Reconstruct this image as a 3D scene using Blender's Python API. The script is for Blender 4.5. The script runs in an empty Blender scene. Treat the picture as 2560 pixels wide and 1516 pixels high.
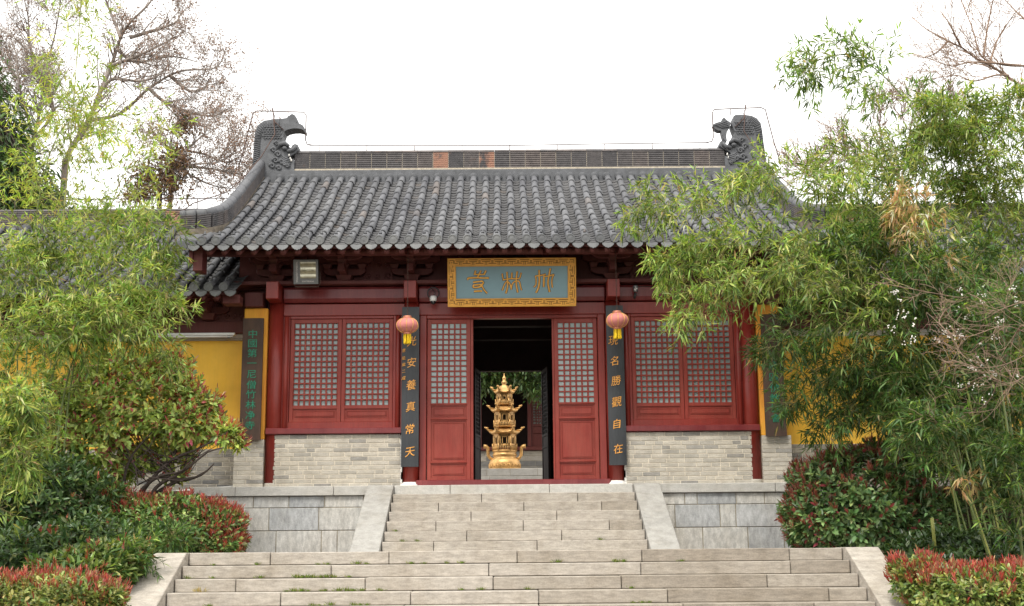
import bpy, math, random
import numpy as np
from mathutils import Matrix, Vector

S = bpy.context.scene
C = S.collection
# ------------------------------------------------------------------ camera
CAM = (-0.107, 0.0, -0.08)
PITCH, ROLL, YAW, FPX = 0.198444, 0.008647, 0.005697, 3166.0
_fw = Vector((math.sin(YAW)*math.cos(PITCH), math.cos(YAW)*math.cos(PITCH), math.sin(PITCH)))
_rt = Vector((math.cos(YAW), -math.sin(YAW), 0)); _up = _rt.cross(_fw)
_r2 = math.cos(ROLL)*_rt - math.sin(ROLL)*_up
_u2 = math.sin(ROLL)*_rt + math.cos(ROLL)*_up
cd = bpy.data.cameras.new('camera'); cam = bpy.data.objects.new('camera', cd); C.objects.link(cam)
cd.sensor_width = 36; cd.sensor_fit = 'HORIZONTAL'; cd.lens = FPX/2560*36; cd.clip_end = 2000; cd.clip_start = 0.1
cam.matrix_world = Matrix(((_r2.x, _u2.x, -_fw.x, CAM[0]), (_r2.y, _u2.y, -_fw.y, CAM[1]), (_r2.z, _u2.z, -_fw.z, CAM[2]), (0, 0, 0, 1)))
S.camera = cam
def at(u, v, Y):
    """survey helper: a sight line (photo pixels) met at depth Y, in metres"""
    d = _fw + _r2*((u-1280)/FPX) - _u2*((v-758)/FPX)
    return Vector(CAM) + d*(Y/d.y)
# ------------------------------------------------------------------ light: bright overcast
SUN_EL, SUN_AZ = math.radians(56), math.radians(205)      # azimuth clockwise from +Y
W = bpy.data.worlds.new('World'); S.world = W; W.use_nodes = True
nt = W.node_tree; nt.nodes.clear()
wo = nt.nodes.new('ShaderNodeOutputWorld'); bg = nt.nodes.new('ShaderNodeBackground')
sk = nt.nodes.new('ShaderNodeTexSky'); sk.sky_type = 'NISHITA'; sk.sun_disc = False
sk.sun_elevation = SUN_EL; sk.sun_rotation = SUN_AZ
hs = nt.nodes.new('ShaderNodeHueSaturation'); hs.inputs['Saturation'].default_value = 0.25
mx = nt.nodes.new('ShaderNodeMix'); mx.data_type = 'RGBA'; mx.inputs['Factor'].default_value = 0.85
mx.inputs['B'].default_value = (9.7, 9.6, 9.35, 1)         # the even white cloud sheet
nt.links.new(sk.outputs[0], hs.inputs['Color']); nt.links.new(hs.outputs[0], mx.inputs['A'])
nt.links.new(mx.outputs['Result'], bg.inputs['Color']); bg.inputs['Strength'].default_value = 0.1
nt.links.new(bg.outputs[0], wo.inputs['Surface'])
sd = bpy.data.lights.new('sun', 'SUN'); sun = bpy.data.objects.new('sun', sd); C.objects.link(sun)
sd.energy = 1.5; sd.angle = math.radians(16); sd.color = (1, 0.95, 0.87)
_sdir = Vector((math.sin(SUN_AZ)*math.cos(SUN_EL), math.cos(SUN_AZ)*math.cos(SUN_EL), math.sin(SUN_EL)))
sun.rotation_euler = _sdir.to_track_quat('Z', 'Y').to_euler(); sun.location = (0, 0, 30)
S.view_settings.view_transform = 'Standard'; S.view_settings.look = 'None'
S.view_settings.exposure = 1.2; S.view_settings.gamma = 1
# ------------------------------------------------------------------ tagging
def tag(o, label=None, cat=None, group=None, kind=None):
    if label: o['label'] = label
    if cat: o['category'] = cat
    if group: o['group'] = group
    if kind: o['kind'] = kind
    return o
def thing(name, label, cat, loc=(0, 0, 0), group=None, rot=(0, 0, 0)):
    o = bpy.data.objects.new(name, None); C.objects.link(o); o.location = loc; o.rotation_euler = rot
    o.empty_display_size = 0.2
    return tag(o, label, cat, group)
def copy_tree(o, parent=None):
    c = o.copy(); C.objects.link(c)
    if parent is not None: c.parent = parent
    for ch in list(o.children): copy_tree(ch, c)
    return c
# ------------------------------------------------------------------ materials
class NT:
    def __init__(s, name):
        s.m = bpy.data.materials.new(name); s.m.use_nodes = True; s.t = s.m.node_tree; s.t.nodes.clear()
        s.out = s.n('ShaderNodeOutputMaterial'); s.b = s.n('ShaderNodeBsdfPrincipled'); s.l(s.b.outputs[0], s.out.inputs[0])
    def n(s, t, **k):
        x = s.t.nodes.new(t)
        for a, v in k.items(): setattr(x, a, v)
        return x
    def l(s, a, b): s.t.links.new(a, b)
    def coord(s, scale=(1, 1, 1)):
        g = s.n('ShaderNodeTexCoord'); mp = s.n('ShaderNodeMapping'); mp.inputs['Scale'].default_value = scale
        s.l(g.outputs['Object'], mp.inputs[0]); return mp.outputs[0]
    def noise(s, scale, detail=4, rough=0.6, stretch=(1, 1, 1)):
        n = s.n('ShaderNodeTexNoise'); n.inputs['Scale'].default_value = scale; n.inputs['Detail'].default_value = detail
        n.inputs['Roughness'].default_value = rough; s.l(s.coord(stretch), n.inputs['Vector']); return n.outputs['Fac']
    def ramp(s, f, stops, interp='LINEAR'):
        r = s.n('ShaderNodeValToRGB'); r.color_ramp.interpolation = interp
        e = r.color_ramp.elements
        while len(e) < len(stops): e.new(0.5)
        for i, (p, c) in enumerate(stops):
            e[i].position = p; e[i].color = (*c, 1) if len(c) == 3 else c
        s.l(f, r.inputs[0]); return r.outputs[0]
    def mix(s, f, a, b, mode='MIX'):
        m = s.n('ShaderNodeMix', data_type='RGBA', blend_type=mode)
        if isinstance(f, (int, float)): m.inputs['Factor'].default_value = f
        else: s.l(f, m.inputs['Factor'])
        for k, v in (('A', a), ('B', b)):
            if isinstance(v, tuple): m.inputs[k].default_value = (*v, 1) if len(v) == 3 else v
            else: s.l(v, m.inputs[k])
        return m.outputs['Result']
    def island(s): return s.n('ShaderNodeNewGeometry').outputs['Random Per Island']
    def bump(s, h, strength=0.3, dist=0.01):
        b = s.n('ShaderNodeBump'); b.inputs['Strength'].default_value = strength; b.inputs['Distance'].default_value = dist
        s.l(h, b.inputs['Height']); s.l(b.outputs[0], s.b.inputs['Normal'])
    def col(s, c):
        if isinstance(c, tuple): s.b.inputs['Base Color'].default_value = (*c, 1)
        else: s.l(c, s.b.inputs['Base Color'])
    def done(s, rough=0.6, metal=0.0, spec=0.5, coat=0):
        s.b.inputs['Roughness'].default_value = rough; s.b.inputs['Metallic'].default_value = metal
        s.b.inputs['Specular IOR Level'].default_value = spec
        if coat: s.b.inputs['Coat Weight'].default_value = coat; s.b.inputs['Coat Roughness'].default_value = 0.15
        return s.m
def k(c, f): return tuple(x*f for x in c)
def m_plain(name, c, rough=0.6, metal=0, spec=0.5, var=0.25, scale=6, bump=0.0):
    t = NT(name); n = t.noise(scale, 6)
    t.col(t.ramp(n, [(0.3, k(c, 1-var)), (0.7, k(c, 1+var))]))
    if bump: t.bump(t.noise(scale*8, 4), bump)
    return t.done(rough, metal, spec)
def m_paint(name, c, worn, rough=0.35, amount=0.6, scale=5, stretch=(1, 1, 1), streak=0.5):
    """lacquered timber: faded patches, vertical streaks, small chips"""
    t = NT(name)
    a = t.ramp(t.noise(scale, 8, 0.65, (1, 1, 0.35)), [(0.35, c), (0.75, tuple(x*(1-amount)+y*amount for x, y in zip(c, worn)))])
    b = t.mix(streak, a, t.ramp(t.noise(14, 4, 0.5, (4, 4, 0.25)), [(0.3, (0.7, 0.7, 0.7)), (0.7, (1.1, 1.1, 1.1))]), 'MULTIPLY')
    b = t.mix(0.8, b, t.ramp(t.noise(1.1, 5, 0.6), [(0.35, (0.82, 0.84, 0.86)), (0.68, (1.16, 1.22, 1.25))]), 'MULTIPLY')
    chips = t.ramp(t.noise(45, 3, 0.5), [(0.74, (0, 0, 0)), (0.78, (1, 1, 1))])
    t.col(t.mix(t.mix(1.0, chips, (0.35, 0.35, 0.35), 'MULTIPLY'), b, worn))
    t.bump(t.noise(30, 5, 0.6, (2, 2, 0.4)), 0.12, 0.006)
    return t.done(rough, 0, 0.32)
def m_stone(name, stops, speck=0.25, rough=0.8, bump=0.35, grain=(1, 1, 6)):
    t = NT(name)
    base = t.ramp(t.island(), stops)
    n = t.ramp(t.noise(7, 8, 0.7, grain), [(0.28, (1-speck,)*3), (0.72, (1+speck*0.6,)*3)])
    c = t.mix(1.0, base, n, 'MULTIPLY')
    st = t.ramp(t.noise(1.7, 6, 0.6), [(0.45, (1, 1, 1)), (0.75, (0.8, 0.765, 0.71))])
    c = t.mix(0.8, c, st, 'MULTIPLY')
    run = t.ramp(t.noise(4.5, 5, 0.6, (1, 1, 0.08)), [(0.5, (1, 1, 1)), (0.76, (0.72, 0.695, 0.66))])
    c = t.mix(0.6, c, run, 'MULTIPLY')
    f = t.ramp(t.noise(60, 3, 0.6), [(0.3, (0.88,)*3), (0.7, (1.08,)*3)])
    t.col(t.mix(1.0, c, f, 'MULTIPLY')); t.bump(t.noise(40, 6, 0.7, grain), bump, 0.01)
    return t.done(rough, 0, 0.25)
def m_tile(name, c, warm):
    t = NT(name)
    base = t.ramp(t.island(), [(0.0, k(c, 0.85)), (0.5, c), (0.9, k(c, 1.15)), (0.96, k(c, 1.05)), (1.0, warm)])
    n = t.ramp(t.noise(6, 7, 0.65, (1, 0.16, 0.16)), [(0.3, (0.66, 0.66, 0.68)), (0.7, (1.25, 1.24, 1.2))])
    x = t.mix(1.0, base, n, 'MULTIPLY')
    big = t.ramp(t.noise(0.8, 4, 0.6), [(0.35, (0.82, 0.82, 0.84)), (0.7, (1.14, 1.13, 1.1))])
    x = t.mix(1.0, x, big, 'MULTIPLY')
    dirt = t.ramp(t.noise(13, 5, 0.7), [(0.6, (0, 0, 0)), (0.78, (0.55, 0.55, 0.55))])
    t.col(t.mix(dirt, x, (0.17, 0.155, 0.125)))
    t.bump(t.noise(70, 4, 0.7), 0.25, 0.006)
    return t.done(0.62, 0, 0.4)
def m_leaf(name, trans=0.35, rough=0.42, spec=0.4):
    t = NT(name); a = t.n('ShaderNodeAttribute', attribute_name='col')
    t.l(a.outputs['Color'], t.b.inputs['Base Color'])
    tr = t.n('ShaderNodeBsdfTranslucent'); g = t.mix(1.0, a.outputs['Color'], (1.25, 1.2, 0.6), 'MULTIPLY'); t.l(g, tr.inputs['Color'])
    ms = t.n('ShaderNodeMixShader'); ms.inputs[0].default_value = trans
    t.l(t.b.outputs[0], ms.inputs[1]); t.l(tr.outputs[0], ms.inputs[2]); t.l(ms.outputs[0], t.out.inputs[0])
    return t.done(rough, 0, spec)
M = {}
RED, REDW = (0.215, 0.023, 0.016), (0.25, 0.043, 0.031)
M['red'] = m_paint('red_lacquer', RED, REDW, 0.32)
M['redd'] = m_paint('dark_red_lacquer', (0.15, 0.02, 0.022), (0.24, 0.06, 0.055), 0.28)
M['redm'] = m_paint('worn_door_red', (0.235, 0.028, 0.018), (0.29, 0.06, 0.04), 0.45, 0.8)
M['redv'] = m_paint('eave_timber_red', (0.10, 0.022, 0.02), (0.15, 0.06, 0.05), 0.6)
M['tile'] = m_tile('grey_clay_tile', (0.11, 0.113, 0.123), (0.145, 0.125, 0.115))
M['pan'] = m_tile('grey_pan_tile', (0.082, 0.082, 0.086), (0.10, 0.085, 0.075))
M['cap'] = m_tile('eave_cap_clay', (0.122, 0.126, 0.131), (0.15, 0.12, 0.1))
def _ridge(name, orange):
    t = NT(name)
    base = t.ramp(t.island(), [(0.0, (0.075, 0.072, 0.075)), (0.5, (0.1, 0.093, 0.093)), (1.0, (0.128, 0.108, 0.1))])
    x = t.mix(1.0, base, t.ramp(t.noise(9, 7, 0.7), [(0.3, (0.6, 0.6, 0.62)), (0.7, (1.25, 1.22, 1.2))]), 'MULTIPLY')
    rust = t.ramp(t.noise(5, 6, 0.65), [(0.36, (0, 0, 0)), (0.52, (0.8, 0.8, 0.8))] if orange else [(0.62, (0, 0, 0)), (0.76, (0.4, 0.4, 0.4))])
    t.col(t.mix(rust, x, (0.40, 0.205, 0.135) if orange else (0.22, 0.125, 0.085))); t.bump(t.noise(50, 4, 0.6), 0.25, 0.006); return t.done(0.65, 0, 0.35)
M['ridge'] = _ridge('ridge_clay', False); M['ridgeo'] = _ridge('unglazed_ridge_clay', True)
M['orn'] = m_plain('ornament_clay', (0.088, 0.091, 0.098), 0.6, 0, 0.4, 0.3, 9, 0.25)
M['mortar'] = m_plain('lime_mortar', (0.42, 0.37, 0.29), 0.9, 0, 0.2, 0.3, 12, 0.5)
M['brick'] = m_stone('grey_brick', [(0.0, (0.27, 0.26, 0.245)), (0.2, (0.40, 0.375, 0.33)), (0.6, (0.48, 0.445, 0.385)), (1.0, (0.53, 0.49, 0.42))], 0.28, 0.9, 0.5, (1, 1, 2))
M['brickd'] = m_stone('aged_grey_brick', [(0.0, (0.15, 0.15, 0.15)), (0.25, (0.26, 0.25, 0.23)), (0.7, (0.34, 0.315, 0.275)), (1.0, (0.4, 0.37, 0.31))], 0.28, 0.9, 0.5, (1, 1, 2))
M['step'] = m_stone('step_granite', [(0.0, (0.30, 0.262, 0.215)), (0.5, (0.37, 0.33, 0.278)), (1.0, (0.43, 0.39, 0.338))], 0.36, 0.85, 0.6, (1, 1, 4))
M['slab'] = m_stone('retaining_slab', [(0.0, (0.40, 0.41, 0.415)), (0.3, (0.49, 0.495, 0.495)), (0.45, (0.56, 0.55, 0.52)), (1.0, (0.62, 0.6, 0.56))], 0.4, 0.8, 0.5, (2.5, 1, 1))
M['coping'] = m_stone('coping_stone', [(0.0, (0.4, 0.39, 0.365)), (1.0, (0.5, 0.485, 0.45))], 0.22, 0.8, 0.4, (1, 1, 2))
M['cheek'] = m_stone('cheek_stone', [(0.0, (0.31, 0.3, 0.28)), (1.0, (0.37, 0.36, 0.335))], 0.25, 0.85, 0.4, (1, 1, 2))
M['joint'] = m_plain('joint_mortar', (0.30, 0.265, 0.20), 0.95, 0, 0.2, 0.3, 10, 0.4)
M['jointl'] = m_plain('brick_mortar', (0.62, 0.56, 0.46), 0.95, 0, 0.2, 0.15, 14, 0.4)
M['yellow'] = m_paint('yellow_plaster', (0.80, 0.455, 0.05), (0.78, 0.49, 0.11), 0.8, 0.5, 2.0, streak=0.12)
M['yellowo'] = m_paint('orange_stained_plaster', (0.78, 0.40, 0.045), (0.66, 0.17, 0.035), 0.8, 0.9, 1.3, streak=0.3)
M['plaster'] = m_plain('grey_plaster', (0.45, 0.42, 0.37), 0.9, 0, 0.2, 0.15, 4, 0.3)
M['mortard'] = m_plain('weathered_mortar', (0.17, 0.145, 0.115), 0.9, 0, 0.2, 0.4, 14, 0.6)
M['white'] = m_plain('white_limewash', (0.7, 0.68, 0.64), 0.8, 0, 0.2, 0.15, 20, 0.3)
M['pane'] = m_plain('milky_glass', (0.27, 0.325, 0.315), 0.2, 0, 0.5, 0.22, 1.6)
M['dim'] = m_plain('unlit_paper', (0.06, 0.062, 0.06), 0.5)  # dark copy of the pane, the missing light put into its colour
M['rear'] = m_paint('old_brown_red', (0.085, 0.018, 0.015), (0.12, 0.035, 0.028), 0.5)
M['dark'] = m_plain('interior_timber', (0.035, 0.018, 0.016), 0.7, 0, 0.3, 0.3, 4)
M['board'] = m_paint('black_lacquer_board', (0.028, 0.03, 0.033), (0.06, 0.062, 0.066), 0.4, 0.8, 3)
M['oldwood'] = m_paint('weathered_dark_board', (0.045, 0.028, 0.021), (0.115, 0.06, 0.038), 0.7, 0.8, 6)
M['goldp'] = m_plain('gilt_paint', (0.70, 0.36, 0.065), 0.38, 0.15, 0.5, 0.12, 8)
M['goldd'] = m_plain('gilt_groove_brown', (0.16, 0.07, 0.015), 0.6, 0, 0.3, 0.2, 8)
M['blue'] = m_plain('plaque_blue', (0.18, 0.29, 0.33), 0.35, 0, 0.5, 0.08, 2)
M['ink'] = m_plain('ink_outline', (0.03, 0.04, 0.045), 0.5)
M['couplet'] = m_plain('couplet_gilt', (0.66, 0.30, 0.05), 0.4, 0.1, 0.5, 0.25, 30)
M['green'] = m_plain('green_lettering', (0.014, 0.20, 0.115), 0.5, 0, 0.4, 0.3, 40)
M['bronze'] = m_plain('gilded_bronze', (0.52, 0.305, 0.11), 0.45, 0.5, 0.5, 0.4, 7, 0.2)
M['bronzed'] = m_plain('bronze_recess', (0.03, 0.02, 0.012), 0.7)
M['lantern'] = m_plain('faded_red_silk', (0.55, 0.195, 0.175), 0.7, 0, 0.3, 0.12, 10)
M['copper'] = m_plain('copper_band', (0.62, 0.24, 0.15), 0.4, 0.3, 0.5, 0.2, 10)
M['tassel'] = m_plain('yellow_tassel', (0.72, 0.50, 0.02), 0.7, 0, 0.3, 0.25, 40)
M['goldwire'] = m_plain('gold_wire', (0.75, 0.45, 0.12), 0.4, 0.3)
M['iron'] = m_plain('rusty_iron', (0.09, 0.055, 0.045), 0.7, 0.2, 0.4, 0.4, 12)
M['metal'] = m_plain('grey_housing', (0.16, 0.165, 0.17), 0.45, 0.3, 0.5, 0.15, 8)
M['metald'] = m_plain('dark_housing', (0.03, 0.032, 0.034), 0.5, 0.1, 0.5, 0.2, 8)
M['lampglass'] = m_plain('lamp_reflector', (0.42, 0.40, 0.30), 0.22, 0.55, 0.5, 0.35, 9)
M['whitep'] = m_plain('white_plastic', (0.72, 0.73, 0.72), 0.4, 0, 0.5, 0.06, 5)
M['lens'] = m_plain('black_lens', (0.01, 0.01, 0.012), 0.1)
M['soil'] = m_plain('soil', (0.07, 0.05, 0.032), 0.95, 0, 0.2, 0.5, 3, 0.8)
M['pave'] = m_stone('paving_stone', [(0.0, (0.34, 0.31, 0.27)), (1.0, (0.45, 0.42, 0.37))], 0.25)
M['bark'] = m_plain('grey_bark', (0.29, 0.25, 0.22), 0.85, 0, 0.2, 0.35, 10, 0.4)
M['barkd'] = m_plain('dark_bark', (0.075, 0.058, 0.05), 0.85, 0, 0.2, 0.35, 10, 0.4)
M['twig'] = m_plain('pale_twig', (0.24, 0.165, 0.12), 0.8, 0, 0.2, 0.25, 10)
M['pod'] = m_plain('seed_capsule', (0.27, 0.17, 0.12), 0.8, 0, 0.2, 0.4, 8)
M['podr'] = m_plain('withered_leaf', (0.24, 0.125, 0.07), 0.8, 0, 0.2, 0.4, 8)
M['berry'] = m_plain('white_seed', (0.75, 0.72, 0.66), 0.6)
M['culm'] = m_plain('green_culm', (0.12, 0.155, 0.04), 0.45, 0, 0.4, 0.3, 3)
M['culmy'] = m_plain('yellow_culm', (0.27, 0.28, 0.07), 0.45, 0, 0.4, 0.3, 3)
M['branch'] = m_plain('bamboo_branch', (0.25, 0.22, 0.09), 0.6, 0, 0.3, 0.3, 6)
M['leaf'] = m_leaf('bamboo_leaf', 0.42)
M['leafg'] = m_leaf('glossy_leaf', 0.3, 0.34, 0.45)
# ------------------------------------------------------------------ mesh builder
class MB:
    def __init__(s): s.v = []; s.f = []; s.mi = []; s.m = 0; s.sm = []; s.smooth = False
    def add(s, vs, fs, smooth=None):
        b = len(s.v); s.v.extend([tuple(x) for x in vs])
        sm = s.smooth if smooth is None else smooth
        for f in fs: s.f.append(tuple(i+b for i in f)); s.mi.append(s.m); s.sm.append(sm)
    def box(s, x0, x1, y0, y1, z0, z1, M4=None):
        vs = [(x, y, z) for z in (z0, z1) for y in (y0, y1) for x in (x0, x1)]
        if M4 is not None: vs = [M4 @ Vector(v) for v in vs]
        s.add(vs, [(0, 2, 3, 1), (4, 5, 7, 6), (0, 1, 5, 4), (2, 6, 7, 3), (0, 4, 6, 2), (1, 3, 7, 5)], False)
    def taper(s, cx, cy, z0, z1, w0, d0, w1, d1):
        vs = [(cx+a*w/2, cy+b*d/2, z) for z, w, d in ((z0, w0, d0), (z1, w1, d1)) for b in (-1, 1) for a in (-1, 1)]
        s.add(vs, [(0, 2, 3, 1), (4, 5, 7, 6), (0, 1, 5, 4), (2, 6, 7, 3), (0, 4, 6, 2), (1, 3, 7, 5)], False)
    def tube(s, pts, r, n=8, cap=True, flat=None):
        pts = [Vector(p) for p in pts]; N = len(pts)
        if isinstance(r, (int, float)): r = [r]*N
        vs = []; ref = None
        for i, p in enumerate(pts):
            t = (pts[min(i+1, N-1)]-pts[max(i-1, 0)])
            t = t.normalized() if t.length > 1e-9 else Vector((0, 0, 1))
            if ref is None: ref = Vector((0, 1, 0)) if abs(t.y) < 0.9 else Vector((1, 0, 0))
            a = (ref - t*ref.dot(t))
            a = a.normalized() if a.length > 1e-6 else t.orthogonal().normalized()
            b = t.cross(a); ref = a
            for j in range(n):
                q = a*math.cos(2*math.pi*j/n)*(flat or 1) + b*math.sin(2*math.pi*j/n)
                vs.append(p+q*r[i])
        fs = [(i*n+j, i*n+(j+1) % n, (i+1)*n+(j+1) % n, (i+1)*n+j) for i in range(N-1) for j in range(n)]
        if cap: fs += [tuple(range(n-1, -1, -1)), tuple((N-1)*n+j for j in range(n))]
        s.add(vs, fs, n > 4)
    def lathe(s, prof, c, n=20, rot=0.0, smooth=True, cap=True):
        vs = [(c[0]+r*math.cos(rot+2*math.pi*j/n), c[1]+r*math.sin(rot+2*math.pi*j/n), c[2]+z) for r, z in prof for j in range(n)]
        N = len(prof)
        fs = [(i*n+j, i*n+(j+1) % n, (i+1)*n+(j+1) % n, (i+1)*n+j) for i in range(N-1) for j in range(n)]
        if cap: fs += [tuple(range(n-1, -1, -1)), tuple((N-1)*n+j for j in range(n))]
        s.add(vs, fs, smooth)
    def prism(s, poly, y0, y1, M4=None):
        """poly in (x,z), thickness along y"""
        n = len(poly)
        ar = sum(poly[i][0]*poly[(i+1) % n][1]-poly[(i+1) % n][0]*poly[i][1] for i in range(n))
        if ar < 0: poly = poly[::-1]
        vs = [(x, y0, z) for x, z in poly]+[(x, y1, z) for x, z in poly]
        if M4 is not None: vs = [M4 @ Vector(v) for v in vs]
        s.add(vs, [tuple(range(n)), tuple(range(2*n-1, n-1, -1))]+[(i, i+n, (i+1) % n+n, (i+1) % n) for i in range(n)], False)
    def sphere(s, c, r, nu=10, nv=6):
        if isinstance(r, (int, float)): r = (r, r, r)
        vs = [(c[0], c[1], c[2]-r[2])]
        for i in range(1, nv):
            a = -math.pi/2+math.pi*i/nv
            for j in range(nu):
                b = 2*math.pi*j/nu; vs.append((c[0]+r[0]*math.cos(a)*math.cos(b), c[1]+r[1]*math.cos(a)*math.sin(b), c[2]+r[2]*math.sin(a)))
        vs.append((c[0], c[1], c[2]+r[2])); L = len(vs)-1
        fs = [(0, 1+(j+1) % nu, 1+j) for j in range(nu)]
        fs += [(1+i*nu+j, 1+i*nu+(j+1) % nu, 1+(i+1)*nu+(j+1) % nu, 1+(i+1)*nu+j) for i in range(nv-2) for j in range(nu)]
        fs += [(L, 1+(nv-2)*nu+j, 1+(nv-2)*nu+(j+1) % nu) for j in range(nu)]
        s.add(vs, fs, True)
    def sweep(s, prof, path, closed=True):
        """prof (n,z) across a path running in space; n along the horizontal normal"""
        P = [Vector(p) for p in path]; N = len(P); n = len(prof); vs = []
        for i, p in enumerate(P):
            t = P[min(i+1, N-1)]-P[max(i-1, 0)]; t.z = 0; t.normalize(); nn = Vector((t.y, -t.x, 0))
            vs += [p+nn*a+Vector((0, 0, z)) for a, z in prof]
        fs = [(i*n+j, i*n+(j+1) % n, (i+1)*n+(j+1) % n, (i+1)*n+j) for i in range(N-1) for j in range(n if closed else n-1)]
        fs += [tuple(range(n-1, -1, -1)), tuple((N-1)*n+j for j in range(n))]
        s.add(vs, fs, False)
    def build(s, name, mats, parent=None, bevel=0.0, origin=None):
        me = bpy.data.meshes.new(name)
        v = s.v
        if origin is not None: v = [(a-origin[0], b-origin[1], c-origin[2]) for a, b, c in v]
        me.from_pydata(v, [], s.f)
        for m in (mats if isinstance(mats, (list, tuple)) else [mats]): me.materials.append(M[m])
        me.polygons.foreach_set('material_index', s.mi); me.polygons.foreach_set('use_smooth', s.sm)
        me.update()
        o = bpy.data.objects.new(name, me); C.objects.link(o)
        if origin is not None: o.location = origin
        if parent is not None: o.parent = parent
        if bevel:
            b = o.modifiers.new('edge', 'BEVEL'); b.width = bevel; b.segments = 1; b.limit_method = 'ANGLE'; b.angle_limit = math.radians(40)
        return o
def bricks(mb, x0, x1, z0, z1, yf, rng, course=0.066, L=0.25, gap=0.009, depth=0.06, brick=0, mort=1, jit=0.004, xf=None, ztop=None):
    """laid bricks or blocks in front of a mortar bed"""
    mb.m = mort; mb.box(x0+0.002, x1-0.002, yf+0.006, yf+depth+0.05, z0, z1-0.002, xf)
    mb.m = brick
    n = max(1, round((z1-z0)/course)); h = (z1-z0)/n
    for i in range(n):
        x = x0-(L*rng.choice((0.5, 0.75, 0.25)) if i % 2 else L*rng.choice((0, 0.1)))
        while x < x1-0.01:
            l = L*rng.choice((1, 1, 1, 1, 0.5, 0.85)); a = max(x, x0); b = min(x+l, x1)
            if b-a > 0.03:
                j = rng.uniform(-jit, jit)*0.5
                mb.box(a+gap/2*(a > x0), b-gap/2*(b < x1), yf+j, yf+depth, z0+i*h+gap/2, z0+(i+1)*h-gap/2+rng.uniform(-1, 1)*0.0012, xf)
            x += l
def text(name, body, size, mat, parent, loc, sx=1.0, bold=0.0, depth=0.004, rotz=0.0, rise=0.0):
    """one written character string, centred on loc, standing in the xz plane and facing -y"""
    c = bpy.data.curves.new('t', 'FONT'); c.body = body; c.size = size; c.extrude = depth; c.offset = bold
    c.align_x = 'CENTER'; c.align_y = 'CENTER'
    o = bpy.data.objects.new('t', c); C.objects.link(o)
    me = bpy.data.meshes.new_from_object(o.evaluated_get(bpy.context.evaluated_depsgraph_get()))
    bpy.data.objects.remove(o); bpy.data.curves.remove(c)
    co = np.empty(len(me.vertices)*3); me.vertices.foreach_get('co', co); co = co.reshape(-1, 3)
    mid = (co.min(0)+co.max(0))/2; co -= mid
    ca, sa = math.cos(rotz), math.sin(rotz); x, y, z = co[:, 0]*sx+rise*0.5*co[:, 1], co[:, 1]+rise*co[:, 0], co[:, 2]
    out = np.stack([x*ca-y*sa+loc[0], -z+loc[1], x*sa+y*ca+loc[2]], -1)
    me.vertices.foreach_set('co', out.ravel()); me.name = name; me.materials.clear(); me.materials.append(M[mat]); me.update()
    q = bpy.data.objects.new(name, me); C.objects.link(q); q.parent = parent
    return q
R = random.Random(7)
L0 = 0.97                                            # landing level
# ------------------------------------------------------------------ ground
def sstep(a, b, x):
    t = max(0, min(1, (x-a)/(b-a))); return t*t*(3-2*t)
def side_h(y):
    if y < 14.8: return -1.7+1.62*sstep(9.5, 14.8, y)
    return -0.08+0.98*sstep(15.2, 18.9, y)
def ground_h(x, y):
    a = abs(x)
    if y < 11: c = -1.72
    elif y < 14.8: c = -(14.6-y)/0.3*0.14-0.2
    elif y < 18.8: c = -0.03
    else: c = 0.85
    s = side_h(y)+0.05*math.sin(x*2.1+y*1.3)*math.sin(y*1.7)*(1 if y < 19 else 0)
    return c+(s-c)*sstep(4.12, 4.75, a)
gx = [-600, -200, -60, -25]+[-14+0.5*i for i in range(19)]+[-4.75+0.15*i for i in range(5)]+[-4.1, -2, 0, 2, 4.1]+[4.15+0.15*i for i in range(5)]+[5+0.5*i for i in range(19)]+[25, 60, 200, 600]
gy = [-60, -20, 0, 5, 8]+[9+0.4*i for i in range(5)]+[11.0, 11.6, 12.2, 12.8, 13.4, 14, 14.6, 14.79, 14.82]+[15+0.4*i for i in range(10)]+[18.79, 18.82, 19.2, 20, 24, 30, 40, 60, 120, 300, 800]
g = MB(); g.add([(x, y, ground_h(x, y)) for y in gy for x in gx], [(j*len(gx)+i, j*len(gx)+i+1, (j+1)*len(gx)+i+1, (j+1)*len(gx)+i) for j in range(len(gy)-1) for i in range(len(gx)-1)], True)
tag(g.build('ground', 'soil'), kind='structure')
# paved platform between the two flights
p = MB()
for r in range(4):
    x = -4.08
    while x < 4.0:
        l = R.uniform(0.8, 1.3); p.box(x, min(x+l-0.008, 4.08), 15.02+r*0.48, 15.02+(r+1)*0.48-0.008, -0.12, R.uniform(-0.002, 0.001)); x += l
tag(p.build('pavement', 'pave', bevel=0.004), kind='structure')
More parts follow.
